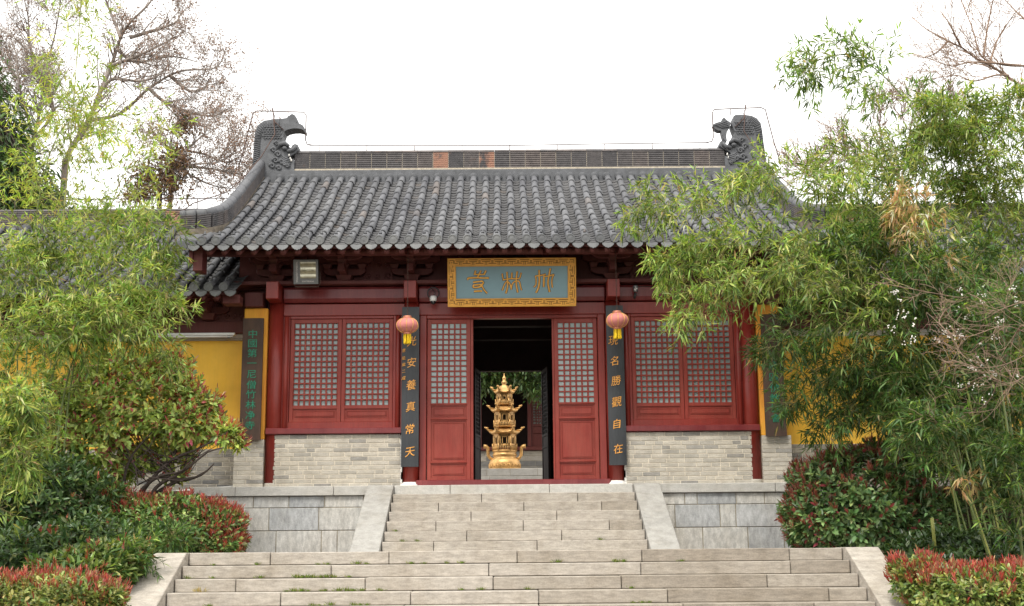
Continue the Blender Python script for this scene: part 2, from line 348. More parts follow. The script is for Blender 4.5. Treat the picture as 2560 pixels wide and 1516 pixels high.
# ------------------------------------------------------------------ stone stairs
def stair_row(x0, x1, yf, depth, z0, z1, stones, off, rng):
    mb = MB(); x = x0
    cuts = [x0]; x = x0+off
    while x < x1-0.35: cuts.append(x); x += stones*rng.uniform(0.85, 1.15)
    cuts.append(x1)
    for a, b in zip(cuts, cuts[1:]):
        dy = rng.uniform(-0.006, 0.006); dz = rng.uniform(-0.004, 0.003); sk = rng.uniform(-0.003, 0.003)
        vs = [(x, y+(dy if y == yf else 0)+(sk if x == a else -sk), z+(dz if z == z1 else 0)) for z in (z0, z1) for y in (yf, yf+depth) for x in (a+0.004, b-0.004)]
        mb.add(vs, [(0, 2, 3, 1), (4, 5, 7, 6), (0, 1, 5, 4), (2, 6, 7, 3), (0, 4, 6, 2), (1, 3, 7, 5)], False)
    return mb
def cheek(parent, xa, xb, mat, cuts):
    mb = MB()
    rot = Matrix(((0, 1, 0, 0), (1, 0, 0, 0), (0, 0, 1, 0), (0, 0, 0, 1)))     # (x,z) of poly -> (y,z)
    for (ya, za), (yb, zb) in zip(cuts, cuts[1:]):                            # slabs down the slope
        mb.prism([(ya, za), (yb, zb), (yb, zb-0.9), (ya, za-0.9)], xa, xb, rot)
    return mb.build('cheek_slab', mat, parent, 0.008)
up = thing('stone_stairs', 'upper flight of seven narrow stone steps rising to the red temple door', 'stairs', (0, 16.6, 0), 'stone flights of steps')
def chp(o): o.matrix_parent_inverse = o.parent.matrix_basis.inverted(); return o
RISE, RUN = L0/7, 0.3
for i in range(1, 7):
    z = L0-RISE*i
    chp(stair_row(-1.745, 1.745, 18.7-RUN*i, 0.42, z-RISE+0.003, z, 1.22, (0.75 if i % 2 == 0 else 1.2)*R.uniform(.9, 1.1), R).build('step', 'step', up, 0.006))
for s in (-1, 1):
    xa, xb = (-2.135, -1.752) if s < 0 else (1.752, 2.135)
    cuts = [(18.74, 0.973), (18.66, 0.973), (17.55, 0.452), (17.545, 0.449), (16.57, 0.0)]
    cuts = [(18.74, 0.973), (18.66, 0.973), (17.55, 0.452), (16.57, -0.004)]
    chp(cheek(up, xa, xb, 'cheek', cuts))
lo = thing('stone_stairs', 'wide lower flight of stone steps with grass tufts in its joints', 'stairs', (0, 11, -1.68), 'stone flights of steps')
for i in range(0, 12):
    z = -0.14*i
    chp(stair_row(-3.695, 3.695, 14.6-RUN*i, 0.42, z-0.137, z, 1.52, (1.0, 1.55, 0.7, 1.15)[i % 4]*R.uniform(.9, 1.1), R).build('step', 'step', lo, 0.007))
for s in (-1, 1):
    xa, xb = (-4.08, -3.702) if s < 0 else (3.702, 4.08)
    chp(cheek(lo, xa, xb, 'step', [(15.01, 0.004), (14.5, 0.004), (13.45, -0.486), (12.3, -1.02), (10.9, -1.68)]))
# ------------------------------------------------------------------ podium
pod = thing('stone_podium', 'pale stone podium of large slabs under the temple gate hall', 'podium', (0, 18.8, 0))
def coping(x0, x1, rng, first):
    mb = MB(); cuts = [x0]; x = x0+first
    while x < x1-0.3: cuts.append(x); x += rng.uniform(1.35, 1.7)
    cuts.append(x1)
    for a, b in zip(cuts, cuts[1:]): mb.box(a+0.003, b-0.003, 18.7+rng.uniform(-.004, .004), 19.3, L0-0.138, L0+rng.uniform(-.002, .002))
    return mb
chp(coping(-1.748, 1.748, R, 0.82).build('coping', 'coping', pod, 0.007))
chp(coping(-4.73, -2.138, R, 0.66).build('coping', 'coping', pod, 0.007))
chp(coping(2.138, 4.73, R, 1.7).build('coping', 'coping', pod, 0.007))
def slabwall(x0, x1, rows, rng):
    mb = MB(); mb.m = 1; mb.box(x0, x1, 18.752, 19.2, -0.1, L0-0.14); mb.m = 0; z = L0-0.146
    for h, l in rows:
        x = x0-rng.uniform(0, 0.4)
        while x < x1:
            w = l*rng.choice((1, 1, 0.35, 1.1, 0.8)); a, b = max(x, x0), min(x+w, x1)
            if b-a > 0.02: mb.box(a+0.006, b-0.006, 18.742+rng.uniform(-.003, .003), 18.8, z-h+0.01, z)
            x += w
        z -= h
    return mb
RW = [(0.168, 0.52), (0.33, 0.66), (0.325, 0.66), (0.1, 0.8)]
chp(slabwall(-4.73, -1.76, RW, random.Random(5)).build('slab_wall', ['slab', 'joint'], pod, 0.005))
chp(slabwall(1.76, 4.73, RW, random.Random(12)).build('slab_wall', ['slab', 'joint'], pod, 0.005))
mb = MB(); mb.box(-4.7, 4.7, 19.25, 26.2, 0.2, L0-0.004); chp(mb.build('floor_slab', 'pave', pod))
# ------------------------------------------------------------------ gate hall
hall = thing('temple_gate_hall', 'red timber temple gate hall with grey tiled roof and dragon ridge ends', 'temple gate', (0, 19.2, L0))
def H(mb, name, mats, bevel=0.0, parent=None, **k):
    if parent is None: return chp(mb.build(name, mats, hall, bevel))
    o = mb.build(name, mats, parent, bevel)
    w = parent.matrix_basis if parent.parent is None else parent.parent.matrix_basis @ parent.matrix_parent_inverse @ parent.matrix_basis
    o.matrix_parent_inverse = w.inverted(); return o
def RZ(y):                                            # roof profile of the hall
    t = y-18.0; return 4.455+0.47*t+0.0235*t*t
# --- tiled slopes
def tile_field(xs, Z, Y0, Y1, nb, npn, pitch, rng, pan, bar, caps, drip, nails, end=1, zend=0.0):
    r = 0.056
    for x in xs:
        dx = rng.uniform(-.006, .006)
        ph = rng.uniform(0, 0.15)
        ys = [Y0+(Y1-Y0)*max(0, (i+ph*(i > 0)))/nb for i in range(nb)]+[Y1]
        for i in range(nb):                          # barrel tiles, each lapping the one below
            a, b = ys[i], min(Y1, ys[i+1]+0.03); vs = []
            ra, rb = r*rng.uniform(1.06, 1.14), r*0.9
            lift = rng.uniform(0, 0.005); jx = dx+rng.uniform(-.007, .007)+0.007*math.sin(ys[i]*2.3+x*1.7)
            for y, rr, dz in ((a, ra, 0.006+lift), ((a+b)/2, (ra+rb)/2, 0.003), (b, rb, -0.006)):
                z = Z(y)+0.045+dz+zend*0
                vs += [(x+jx+rr*math.cos(math.pi*j/8), y, z+rr*math.sin(math.pi*j/8)) for j in range(9)]
            # end lip
            vs += [(x+jx+(ra-0.013)*math.cos(math.pi*j/8), a+0.002, Z(a)+0.05+lift+(ra-0.013)*math.sin(math.pi*j/8)) for j in range(9)]
            vs += [(x+jx+(ra-0.013)*math.cos(math.pi*j/8), a+0.05, Z(a+0.05)+0.05+(ra-0.013)*math.sin(math.pi*j/8)) for j in range(9)]
            bar.add(vs, [(k*9+j+1, k*9+j, (k+1)*9+j, (k+1)*9+j+1) for k in range(2) for j in range(8)], True)
            n0 = len(bar.v)-len(vs)
            for j in range(8):
                bar.f.append((n0+j, n0+j+1, n0+27+j+1, n0+27+j)); bar.f.append((n0+27+j, n0+27+j+1, n0+36+j+1, n0+36+j)); bar.mi += [0, 0]; bar.sm += [False, True]
        # round end cap with a raised rim and boss
        y = Y0; z = Z(y)+0.05
        if end:
            Rm = Matrix.Translation((x+dx, y-0.075, z-0.022)) @ Matrix.Rotation(math.pi/2+0.06, 4, 'X')
            prof = [(0.0, 0.006), (0.018, 0.005), (0.03, 0.003), (0.051, 0.002), (0.054, 0.007), (0.066, 0.007), (0.068, 0.004), (0.066, -0.08)]
            n = 18; vs = [Rm @ Vector((q*math.cos(2*math.pi*j/n), q*math.sin(2*math.pi*j/n), h)) for q, h in prof for j in range(n)]
            cp_ = MB(); caps.append(cp_); cp_.add(vs, [(i*n+j, (i+1)*n+j, (i+1)*n+(j+1) % n, i*n+(j+1) % n) for i in range(len(prof)-1) for j in range(n)], False)
            bar.lathe([(0.022, 0), (0.026, 0.018), (0.012, 0.03), (0.014, 0.038), (0.004, 0.062)], (x+dx, Y0+0.13, Z(Y0+0.13)+0.105), 8)
    px = sorted(set([x+pitch/2 for x in xs]+[xs[0]-pitch/2]))
    for x in px:
        for i in range(npn):
            a = Y0-0.05+(Y1-Y0+0.05)*i/npn; b = a+(Y1-Y0)/npn*1.5; w = pitch/2*0.97; vs = []
            d = rng.uniform(-.003, .006); sx = rng.uniform(-.006, .006)
            for y, dz in ((a, 0.012+d), (min(b, Y1), -0.008)):
                for j in range(7):
                    q = -1+2*j/6; vs.append((x+sx+q*w, y-(0.022*(1-q*q) if y == a else 0), Z(y)+dz-0.05*(1-q*q)+0.03))
            vs += [(vx, vy+0.004, vz-0.015) for vx, vy, vz in vs[:7]]
            pan.add(vs, [(j, j+1, 7+j+1, 7+j) for j in range(6)]+[(14+j, 14+j+1, j+1, j) for j in range(6)], True)
        if end:                                      # drip tile: scalloped pendant plate
            w = 0.086; pts = [(-1, 0.0), (-1, -0.3), (-0.93, -0.5), (-0.8, -0.55), (-0.74, -0.72), (-0.55, -0.76), (-0.46, -0.9), (-0.24, -0.9), (-0.12, -0.98), (0, -1.02)]
            pts = pts+[(-a, b) for a, b in pts[-2::-1]]
            top = [(q, 0.10-0.22*(1-q*q)) for q in (0.66, 0.33, 0, -0.33, -0.66)]
            poly = [(a*w, b*0.098) for a, b in pts]+[(a*w, b*0.098) for a, b in top]
            T = Matrix.Translation((x+rng.uniform(-.004, .004), Y0-0.055, Z(Y0-0.05)-0.006)) @ Matrix.Rotation(-0.25+rng.uniform(-.04, .04), 4, 'X')
            dp_ = MB(); drip.append(dp_); dp_.prism(poly, -0.008, 0.008, T)
PITCHX = 0.2155
xs = [PITCHX*i for i in range(-20, 21)]
YT = 21.72
pan, bar, caps, drip, nails = MB(), MB(), [], [], None
pan.smooth = False
tile_field(xs, RZ, 18.0, YT, 11, 27, PITCHX, R, pan, bar, caps, drip, nails)
for sx in (-1, 1): tile_field([sx*PITCHX*21], RZ, 18.0, 18.42, 1, 3, PITCHX, R, pan, bar, caps, drip, nails)
# bed under the tiles, soffit boards, back slope
def shell(x0, x1, ys, Z, th):
    mb = MB(); n = len(ys)
    vs = [(x, y, Z(y)+dz) for dz in (0, -th) for y in ys for x in (x0, x1)]
    f = []
    for i in range(n-1):
        f.append((2*i, 2*i+1, 2*i+3, 2*i+2)); q = 2*n; f.append((q+2*i, q+2*i+2, q+2*i+3, q+2*i+1))
        f.append((2*i, 2*i+2, q+2*i+2, q+2*i)); f.append((2*i+1, q+2*i+1, q+2*i+3, 2*i+3))
    f.append((0, 2*n, 2*n+1, 1)); e = 2*n-2; f.append((e, e+1, 2*n+e+1, 2*n+e))
    mb.add(vs, f, False); return mb
roof = H(pan, 'roof', 'pan')
H(bar, 'barrel_tiles', 'tile', parent=roof); 
for q in caps: H(q, 'eave_cap', 'cap', parent=roof)
for q in drip: H(q, 'drip_tile', 'cap', 0.003, parent=roof)
YR = 21.88
bz = lambda y: (RZ(y) if y <= YR else RZ(2*YR-y))-0.035
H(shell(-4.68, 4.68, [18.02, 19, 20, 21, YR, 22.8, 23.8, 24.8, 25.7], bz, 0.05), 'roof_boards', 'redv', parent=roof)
back = MB()
vs = [(x, y, bz(y)+0.02+(0.05 if i % 2 else 0)) for y in (YR, 22.8, 23.8, 24.8, 25.7) for i, x in enumerate([-4.68+i*0.107 for i in range(88)])]
back.add(vs, [(j*88+i, j*88+i+1, (j+1)*88+i+1, (j+1)*88+i) for j in range(4) for i in range(87)], True)
H(back, 'back_slope', 'tile', parent=roof)
# rafters: two layers of round ends
for (y0, y1, dz, off, nm) in ((18.0, 20.2, -0.135, 0.5, 'flying_rafters'), (18.45, 21.0, -0.235, 0.0, 'rafters')):
    mb = MB()
    for i in range(-21, 21):
        x = PITCHX*(i+off)
        mb.tube([(x, y, RZ(y)+dz) for y in (y0, (y0+y1)/2, y1)], 0.043, 9)
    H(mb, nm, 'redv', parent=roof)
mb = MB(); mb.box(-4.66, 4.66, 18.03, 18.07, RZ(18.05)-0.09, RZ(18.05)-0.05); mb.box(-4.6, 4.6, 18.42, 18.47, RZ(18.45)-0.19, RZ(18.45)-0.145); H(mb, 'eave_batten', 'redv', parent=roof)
# main ridge
rz0 = RZ(YR-0.15)
mb = MB(); mb.box(-4.42, 4.42, YR-0.155, YR+0.155, rz0-0.1, rz0+0.20)
for i in range(-19, 20):                              # half round closers where the rows meet the apron
    mb.tube([(PITCHX*i, YT-0.03, RZ(YT)+0.05), (PITCHX*i, YT+0.05, RZ(YT)+0.07)], 0.076, 10)
H(mb, 'ridge_apron', 'orn', 0.006, parent=roof)
mb = MB(); mb.box(-3.93, 3.93, YR-0.125, YR+0.125, rz0+0.20, rz0+0.235)
n = 28
for i in range(1, n):
    x = -3.86+i*7.72/n; mb.box(x-0.005, x+0.005, YR-0.109, YR+0.109, rz0+0.23, rz0+0.53)
H(mb, 'ridge_bed', 'mortar', parent=roof)
def ridge_profile(h, w, ribs, z0):
    p = [(-w, z0)]
    for i in range(ribs):
        a, b = z0+h*i/ribs, z0+h*(i+1)/ribs
        p += [(-w, a+0.003), (-w-0.011, a+0.008), (-w-0.011, b-0.011), (-w, b-0.006)]
    p += [(-w, z0+h)]
    return p
def ridge_units(mb, x0, x1, unit, y, w, z0, h, ribs, rng, cap=0.04, bare=()):
    prof = ridge_profile(h, w, ribs, z0); prof = prof+[(-a, b) for a, b in prof[::-1]]
    n = round((x1-x0)/unit); u = (x1-x0)/n
    for i in range(n):
        mb.m = 1 if i in bare else 0; a, b = x0+i*u+0.003, x0+(i+1)*u-0.003; d = rng.uniform(-.002, .002)
        mb.sweep([(-q, z) for q, z in prof], [(a, y+d, 0), (b, y+d, 0)]); mb.m = 0
        c = [( (w+0.02)*math.cos(math.pi*j/8), z0+h+0.002+cap*1.6*math.sin(math.pi*j/8)) for j in range(9)]
        mb.sweep(c, [(a-0.001, y, rng.uniform(-.002, .003)), (b+0.001, y, 0)])
mb = MB(); ridge_units(mb, -3.86, 3.86, 0.277, YR, 0.105, rz0+0.235, 0.30, 8, random.Random(41), bare=(9, 12)); H(mb, 'ridge', ['ridge', 'ridgeo'], parent=roof)
RT = rz0+0.60
# hanging ridges with a turned-out foot
for s in (-1, 1):
    path = [(-4.46, 21.75), (-4.46, 21.2), (-4.46, 20.6), (-4.455, 20.0), (-4.45, 19.5), (-4.45, 19.15), (-4.49, 18.88), (-4.60, 18.68), (-4.78, 18.56), (-5.0, 18.5)]
    P3 = [Vector((s*-1*x*-1 if s > 0 else x, y, 0)) for x, y in path]
    P3 = [Vector((x if s < 0 else -x, y, 0)) for x, y in path]
    lift = [0, 0, 0, 0, 0, 0.0, 0.0, 0.0, 0.0, 0.0]
    for q, l in zip(P3, lift): q.z = RZ(q.y)+0.09+l
    mb = MB(); mb.sweep([(-0.085, -0.10), (-0.085, 0.0), (0.085, 0.0), (0.085, -0.10)], P3); hr = H(mb, 'hanging_ridge_bed', 'mortard', parent=roof)
    # dense resample
    D = []
    for a, b in zip(P3, P3[1:]):
        for t in range(6): D.append(a.lerp(b, t/6))
    D.append(P3[-1])
    rr = random.Random(3)
    prof = ridge_profile(0.225, 0.07, 7, 0.0); prof = prof+[(-a, b) for a, b in prof[::-1]]
    rb = MB(); cp = MB()
    i = 0
    while i < len(D)-1:
        j = min(i+3, len(D)-1); rb.sweep(prof, [D[m]+(D[min(m+1, len(D)-1)]-D[m])*(0.02 if m == i else 0) for m in range(i, j+1)]); i = j
    i = 0
    while i < len(D)-1:
        j = min(i+4, len(D)-1); seg = [D[m]+Vector((0, 0, 0.235)) for m in range(i, j+1)]
        cp.tube(seg, [0.083-0.008*m/(len(seg)-1) for m in range(len(seg))], 12); i = j
    o = hr
    H(rb, 'hanging_ridge', 'ridge', parent=roof); H(cp, 'hanging_ridge_cap', 'tile', parent=roof)
    mb = MB(); e = D[-1]; mb.sphere((e.x+s*-0.12, e.y+0.03, e.z-0.14), (0.2, 0.13, 0.07), 9, 6); H(mb, 'mortar_lump', 'mortard', parent=roof)
    mb = MB(); q = RZ(18.0)
    mb.add([(s*4.62, 18.0, q-0.02), (s*4.93, 17.98, q-0.03), (s*5.0, 18.45, q+0.16), (s*4.62, 18.45, q+0.19), (s*4.62, 18.0, q+0.055), (s*4.9, 17.98, q+0.05), (s*4.97, 18.45, q+0.26), (s*4.62, 18.45, q+0.27)], [(0, 1, 2, 3), (4, 7, 6, 5), (0, 4, 5, 1), (1, 5, 6, 2), (2, 6, 7, 3), (3, 7, 4, 0)], False)
    mb.prism([(s*4.70, q+0.02), (s*4.74, q-0.08), (s*4.81, q-0.12), (s*4.88, q-0.09), (s*4.94, q+0.03)], 17.955, 17.975); H(mb, 'corner_tile', 'tile', 0.006, parent=roof)
    # end board of the overhang
    mb = MB(); x = s*4.7
    pr = [(y, bz(y)-0.03) for y in (18.05, 19, 20, 21, YR, 22.8, 23.8, 24.8, 25.65)]
    rot = Matrix(((0, 1, 0, 0), (1, 0, 0, 0), (0, 0, 1, 0), (0, 0, 0, 1)))
    mb.prism(pr+[(y, z-0.24) for y, z in pr[::-1]], x-0.025, x+0.025, rot)
    mb.box(x-0.16 if s > 0 else x+0.028, x-0.028 if s > 0 else x+0.16, 18.1, 18.4, RZ(18.1)-0.42, RZ(18.1)-0.06); H(mb, 'barge_board', 'redv', parent=roof)
# ridge ornaments --------------------------------------------------
def zo(px, py, side):                                 # outline units of the left ornament -> metres
    return ((px-938)*0.00262-3.86 if side < 0 else (1672-px)*-0.00262+3.86, 0)
def ornament(side):
    o = MB(); T = 0.15
    if side < 0:
        X = lambda p: -3.855+(p-938)*0.00262; Zz = lambda q: RT-0.04+(350-q)*0.00262
        body = [(648, 530), (655, 380), (658, 270), (664, 205), (680, 162), (720, 130), (780, 118), (850, 114), (876, 110), (893, 94), (912, 80), (930, 88), (945, 108), (949, 132), (940, 150), (968, 152), (990, 164), (1004, 188), (1002, 205), (983, 192), (955, 186), (920, 187), (885, 195), (864, 208), (855, 238), (868, 268), (885, 292), (896, 318), (912, 326), (921, 306), (938, 297), (958, 304), (966, 320), (962, 345), (940, 366), (912, 384), (884, 392), (880, 402), (905, 404), (916, 418), (930, 402), (940, 420), (938, 448), (936, 530)]
        eye = (872, 333); tail = None
    else:
        X = lambda p: 3.855+(p-1672)*0.00262; Zz = lambda q: RT-0.04+(345-q)*0.00262
        body = [(1958, 525), (1950, 380), (1943, 300), (1938, 220), (1930, 165), (1905, 130), (1870, 112), (1820, 104), (1760, 104), (1745, 112), (1743, 150), (1730, 165), (1740, 200), (1750, 228), (1742, 252), (1725, 268), (1712, 290), (1700, 312), (1690, 325), (1680, 318), (1682, 303), (1670, 293), (1650, 293), (1640, 305), (1640, 325), (1660, 345), (1690, 362), (1712, 376), (1718, 392), (1690, 398), (1684, 412), (1672, 395), (1672, 525)]
        eye = (1735, 325)
        tail = [(1605, 165), (1625, 152), (1660, 142), (1672, 120), (1685, 114), (1700, 130), (1730, 152), (1722, 180), (1700, 215), (1694, 250), (1697, 282), (1688, 288), (1672, 265), (1664, 235), (1660, 208), (1640, 208), (1620, 196)]
    o.prism([(X(a), Zz(b)) for a, b in body], YR-T, YR+T)
    if tail:
        o.prism([(X(a), Zz(b)) for a, b in tail], YR-0.08, YR+0.08)
        o.tube([(X(1700), YR, Zz(150)), (X(1760), YR, Zz(150))], 0.012, 6)
        for kx in range(4): o.tube([(X(1612+16*kx), YR-0.085, Zz(172+6*kx)), (X(1650+10*kx), YR-0.095, Zz(162+8*kx)), (X(1700+5*kx), YR-0.085, Zz(140+14*kx))], 0.011, 5)
    yf = YR-T
    sg = -1 if side < 0 else 1
    # back band: slanting ribs following the outer edge
    if side < 0:
        band = [(652, 470), (656, 380), (660, 290), (666, 215), (684, 170), (722, 140), (780, 127), (845, 122)]
        inn = [(700, 455), (700, 380), (702, 300), (706, 240), (716, 200), (740, 172), (790, 158), (845, 152)]
    else:
        band = [(1950, 455), (1946, 380), (1939, 300), (1934, 220), (1924, 168), (1902, 138), (1868, 122), (1765, 113)]
        inn = [(1905, 440), (1902, 380), (1896, 300), (1892, 235), (1882, 190), (1868, 165), (1845, 150), (1768, 142)]
    for i in range(len(band)-1):
        for t in range(6 if i < 3 else 3):
            f = t/(6 if i < 3 else 3); a = [band[i][q]*(1-f)+band[i+1][q]*f for q in (0, 1)]; b = [inn[i][q]*(1-f)+inn[i+1][q]*f for q in (0, 1)]
            o.tube([(X(a[0]), yf-0.004, Zz(a[1])), (X(b[0]), yf-0.012, Zz(b[1]-14 if i < 3 else b[1]))], 0.010, 5)
    # scales on the upper body
    x0, x1, q0, q1 = (722, 848, 165, 262) if side < 0 else (1760, 1880, 150, 245)
    for r in range(6):
        for c in range(6):
            px = x0+(x1-x0)*(c+0.5*(r % 2))/6; py = q0+(q1-q0)*r/6
            o.tube([(X(px-11), yf-0.004, Zz(py)), (X(px-7), yf-0.012, Zz(py+10)), (X(px), yf-0.016, Zz(py+14)), (X(px+7), yf-0.012, Zz(py+10)), (X(px+11), yf-0.004, Zz(py))], 0.008, 5)
    # face: eye, brow, mane curls, snout, jaw, teeth
    ex, ez = X(eye[0]), Zz(eye[1]); o.sphere((ex, yf-0.02, ez), (0.05, 0.06, 0.045))
    o.tube([(ex+sg*0.13, yf, ez+0.0), (ex+sg*0.09, yf-0.03, ez+0.075), (ex, yf-0.045, ez+0.09), (ex-sg*0.08, yf-0.03, ez+0.04)], [0.02, 0.042, 0.045, 0.025], 7)
    o.tube([(ex-sg*0.04, yf-0.01, ez-0.05), (ex-sg*0.14, yf-0.03, ez-0.03), (ex-sg*0.20, yf-0.02, ez+0.04)], [0.03, 0.04, 0.03], 8)
    for i, (cx, cz, rr) in enumerate([(0.12, -0.10, .055), (0.16, -0.22, .06), (0.05, -0.25, .05), (0.20, -0.02, .05), (0.15, 0.10, .045), (-0.05, -0.32, .045), (0.22, -0.32, .05), (0.10, -0.36, .045)]):
        pts = [(ex+sg*(cx+rr*(1-t/14)*math.cos(t*0.75)), yf-0.012, ez+cz+rr*(1-t/14)*math.sin(t*0.75)) for t in range(12)]
        o.tube(pts, [0.026-0.0013*t for t in range(12)], 6)
    for i in range(5):
        o.tube([(ex+sg*0.05, yf-0.006, ez-0.12-i*0.035), (ex+sg*0.0, yf-0.02, ez-0.17-i*0.035), (ex-sg*0.10, yf-0.02, ez-0.20-i*0.03)], [0.01, 0.018, 0.012], 6)
    ob = H(o, 'ridge_ornament', 'orn', 0.012, parent=roof)
for s in (-1, 1): ornament(s)
mb = MB()
for (X_, q, s) in ((-3.95, 375, -1), (-3.93, 400, -1), (-3.91, 412, -1), (3.90, 345, 1), (3.92, 412, 1), (3.90, 390, 1)):
    mb.lathe([(0.016, 0), (0.014, 0.03), (0.002, 0.055)], (X_, YR-0.158, RT-0.04+(345-q)*0.00262-0.02), 7)
H(mb, 'ornament_teeth', 'white', parent=roof)
# lightning conductor
mb = MB(); wz = RT+0.10
ex = -4.85; y = YR
def zt(v): return at(1280, v, YR).z
top = RT+0.75
mb.tube([(-3.62, y, wz+0.02), (-1.8, y, wz), (0, y, wz-0.01), (1.8, y, wz+0.01), (3.6, y, wz+0.02)], 0.009, 5)
for s in (-1, 1):
    mb.tube([(s*3.55, y, wz+0.02), (s*3.66, y, wz+0.04), (s*3.69, y, wz+0.12), (s*3.69, y, top-0.06), (s*3.73, y, top), (s*4.1, y, top+0.015), (s*4.58, y, top+0.03), (s*4.66, y, top-0.01), (s*4.68, y, top-0.12), (s*4.76, y-0.1, RT+0.1), (s*4.84, y-0.2, RT-0.35)], 0.011, 5)
    mb.tube([(s*4.06, y-0.17, top-0.4), (s*4.22, y-0.2, RT+0.5), (s*4.30, y-0.05, top+0.05), (s*4.25, y, top-0.1)], 0.009, 5)
    mb.tube([(s*4.28, y-0.1, top+0.05), (s*4.2, y-0.25, RT+0.25), (s*4.40, y-0.4, RT-0.22), (s*4.50, 20.6, RZ(20.6)+0.44), (s*4.5, 19.4, RZ(19.4)+0.5), (s*4.9, 18.8, RZ(18.8)+0.45), (s*5.4, 18.6, RZ(18.6)+0.05)], 0.009, 5)
    mb.tube([(s*4.02, y, top+0.0), (s*4.02, y, top-0.11)], 0.008, 5)
for i in range(-4, 5): mb.tube([(i*0.86, y, RT-0.02), (i*0.86, y, wz)], 0.008, 5)
H(mb, 'lightning_conductor', 'iron', parent=roof)
# ------------------------------------------------------------------ timber frame
CX = (-3.63, -1.545, 1.545, 3.63)
for i, x in enumerate(CX):
    r = 0.125
    mb = MB(); mb.lathe([(r, L0+0.06), (r, 2.4), (r*0.97, 4.06)], (x, 19.26, 0), 24)
    c = H(mb, 'column', 'red')
    b = MB(); k_ = 0.05 if abs(x) < 2 else 0.012; b.lathe([(r+k_, L0), (r+k_*1.1, L0+0.03), (r+k_*.6, L0+0.055), (r+0.005, L0+0.075)], (x, 19.26, 0), 24); H(b, 'column_base', 'white' if abs(x) < 2 else 'brick', parent=c)
    h = MB(); h.box(x-0.095, x+0.095, 18.78, 19.15, 3.79, 4.06); H(h, 'beam_end', 'red', 0.008)
    h = MB(); h.tube([(x, 18.80, 4.06), (x, 18.80, 4.16)], 0.006, 5)
# architraves, lintels
for (xa, xb, nm) in ((-3.52, -1.655, 0), (-1.435, 1.435, 1), (1.655, 3.52, 0)):
    mb = MB()
    pr = [(19.16, 3.80), (19.12, 3.86), (19.12, 4.0), (19.16, 4.05), (19.34, 4.05), (19.34, 3.80)]
    rot = Matrix(((0, 1, 0, 0), (1, 0, 0, 0), (0, 0, 1, 0), (0, 0, 0, 1)))
    mb.prism(pr, xa, xb, rot); H(mb, 'architrave', 'redd', 0.01)
    mb = MB(); mb.box(xa, xb, 19.19, 19.33, 3.60, 3.785); H(mb, 'lintel', 'red', 0.008)
mb = MB(); mb.box(-4.3, 4.3, 19.02, 19.40, 4.063, 4.12); H(mb, 'tie_plate', 'redv', 0.006)
# bracket sets and carved panels
def bracket(x):
    mb = MB(); y = 19.2; z = 4.12
    mb.taper(x, y, z, z+0.10, 0.17, 0.2, 0.26, 0.28)
    def arm(cx, yy, zz, half, h, d):
        pts = [(cx-half, zz+h), (cx-half, zz+h*0.5), (cx-half*0.8, zz+h*0.12), (cx-half*0.55, zz), (cx+half*0.55, zz), (cx+half*0.8, zz+h*0.12), (cx+half, zz+h*0.5), (cx+half, zz+h)]
        mb.prism(pts, yy-d/2, yy+d/2)
        for s in (-1, 0, 1): mb.taper(cx+s*(half-0.05), yy, zz+h+0.001, zz+h+0.075, 0.09, 0.11, 0.15, 0.15)
    arm(x, y, z+0.101, 0.32, 0.11, 0.1); arm(x, y, z+0.29, 0.44, 0.11, 0.1)
    arm(x, y-0.3, z+0.29, 0.30, 0.10, 0.09)
    for (zz, yo, b) in ((z+0.099, 0.42, 0.11), (z+0.285, 0.66, 0.12)):      # projecting arms with slanted noses
        pr = [(y+0.3, zz), (y-yo+0.12, zz), (y-yo, zz+0.05), (y-yo-0.06, zz-0.02), (y-yo-0.03, zz+b), (y+0.3, zz+b)]
        rot = Matrix(((0, 1, 0, 0), (1, 0, 0, 0), (0, 0, 1, 0), (0, 0, 0, 1)))
        mb.prism(pr, x-0.052, x+0.052, rot)
    mb.taper(x, y-0.36, z+0.211, z+0.284, 0.09, 0.1, 0.15, 0.15)
    return mb
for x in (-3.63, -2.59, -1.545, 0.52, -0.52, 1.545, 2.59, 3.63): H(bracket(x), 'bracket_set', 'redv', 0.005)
def scrolls(mb, x0, x1, y, z0, z1, rng):
    mb.m = 0; mb.box(x0, x1, y+0.012, y+0.05, z0, z1)
    n = int((x1-x0)/0.12)
    for i in range(n):
        cx = x0+(i+0.5)*(x1-x0)/n
        for j in range(3):
            cz = z0+(j+0.5)*(z1-z0)/3; r = 0.05*rng.uniform(0.8, 1.15); ph = rng.uniform(0, 6.28); d = rng.choice((-1, 1))
            mb.tube([(cx+r*(1-t/13)*math.cos(ph+d*t*0.7), y+0.006, cz+r*(1-t/13)*math.sin(ph+d*t*0.7)) for t in range(11)], 0.012, 5)
for a, b in ((-3.3, -2.9), (-2.3, -1.85), (1.85, 2.3), (2.9, 3.3)):
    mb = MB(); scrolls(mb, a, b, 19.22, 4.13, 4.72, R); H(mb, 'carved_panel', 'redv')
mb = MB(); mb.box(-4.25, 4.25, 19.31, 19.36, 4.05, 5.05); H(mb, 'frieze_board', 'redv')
mb = MB(); mb.tube([(-4.6, 18.55, 4.56), (4.6, 18.55, 4.56)], 0.0, 3)
mb = MB(); mb.tube([(-4.62, 18.62, 4.475), (4.62, 18.62, 4.475)], 0.07, 12); mb.tube([(-4.6, 19.25, 4.83), (4.6, 19.25, 4.83)], 0.09, 12); H(mb, 'purlin', 'redv')
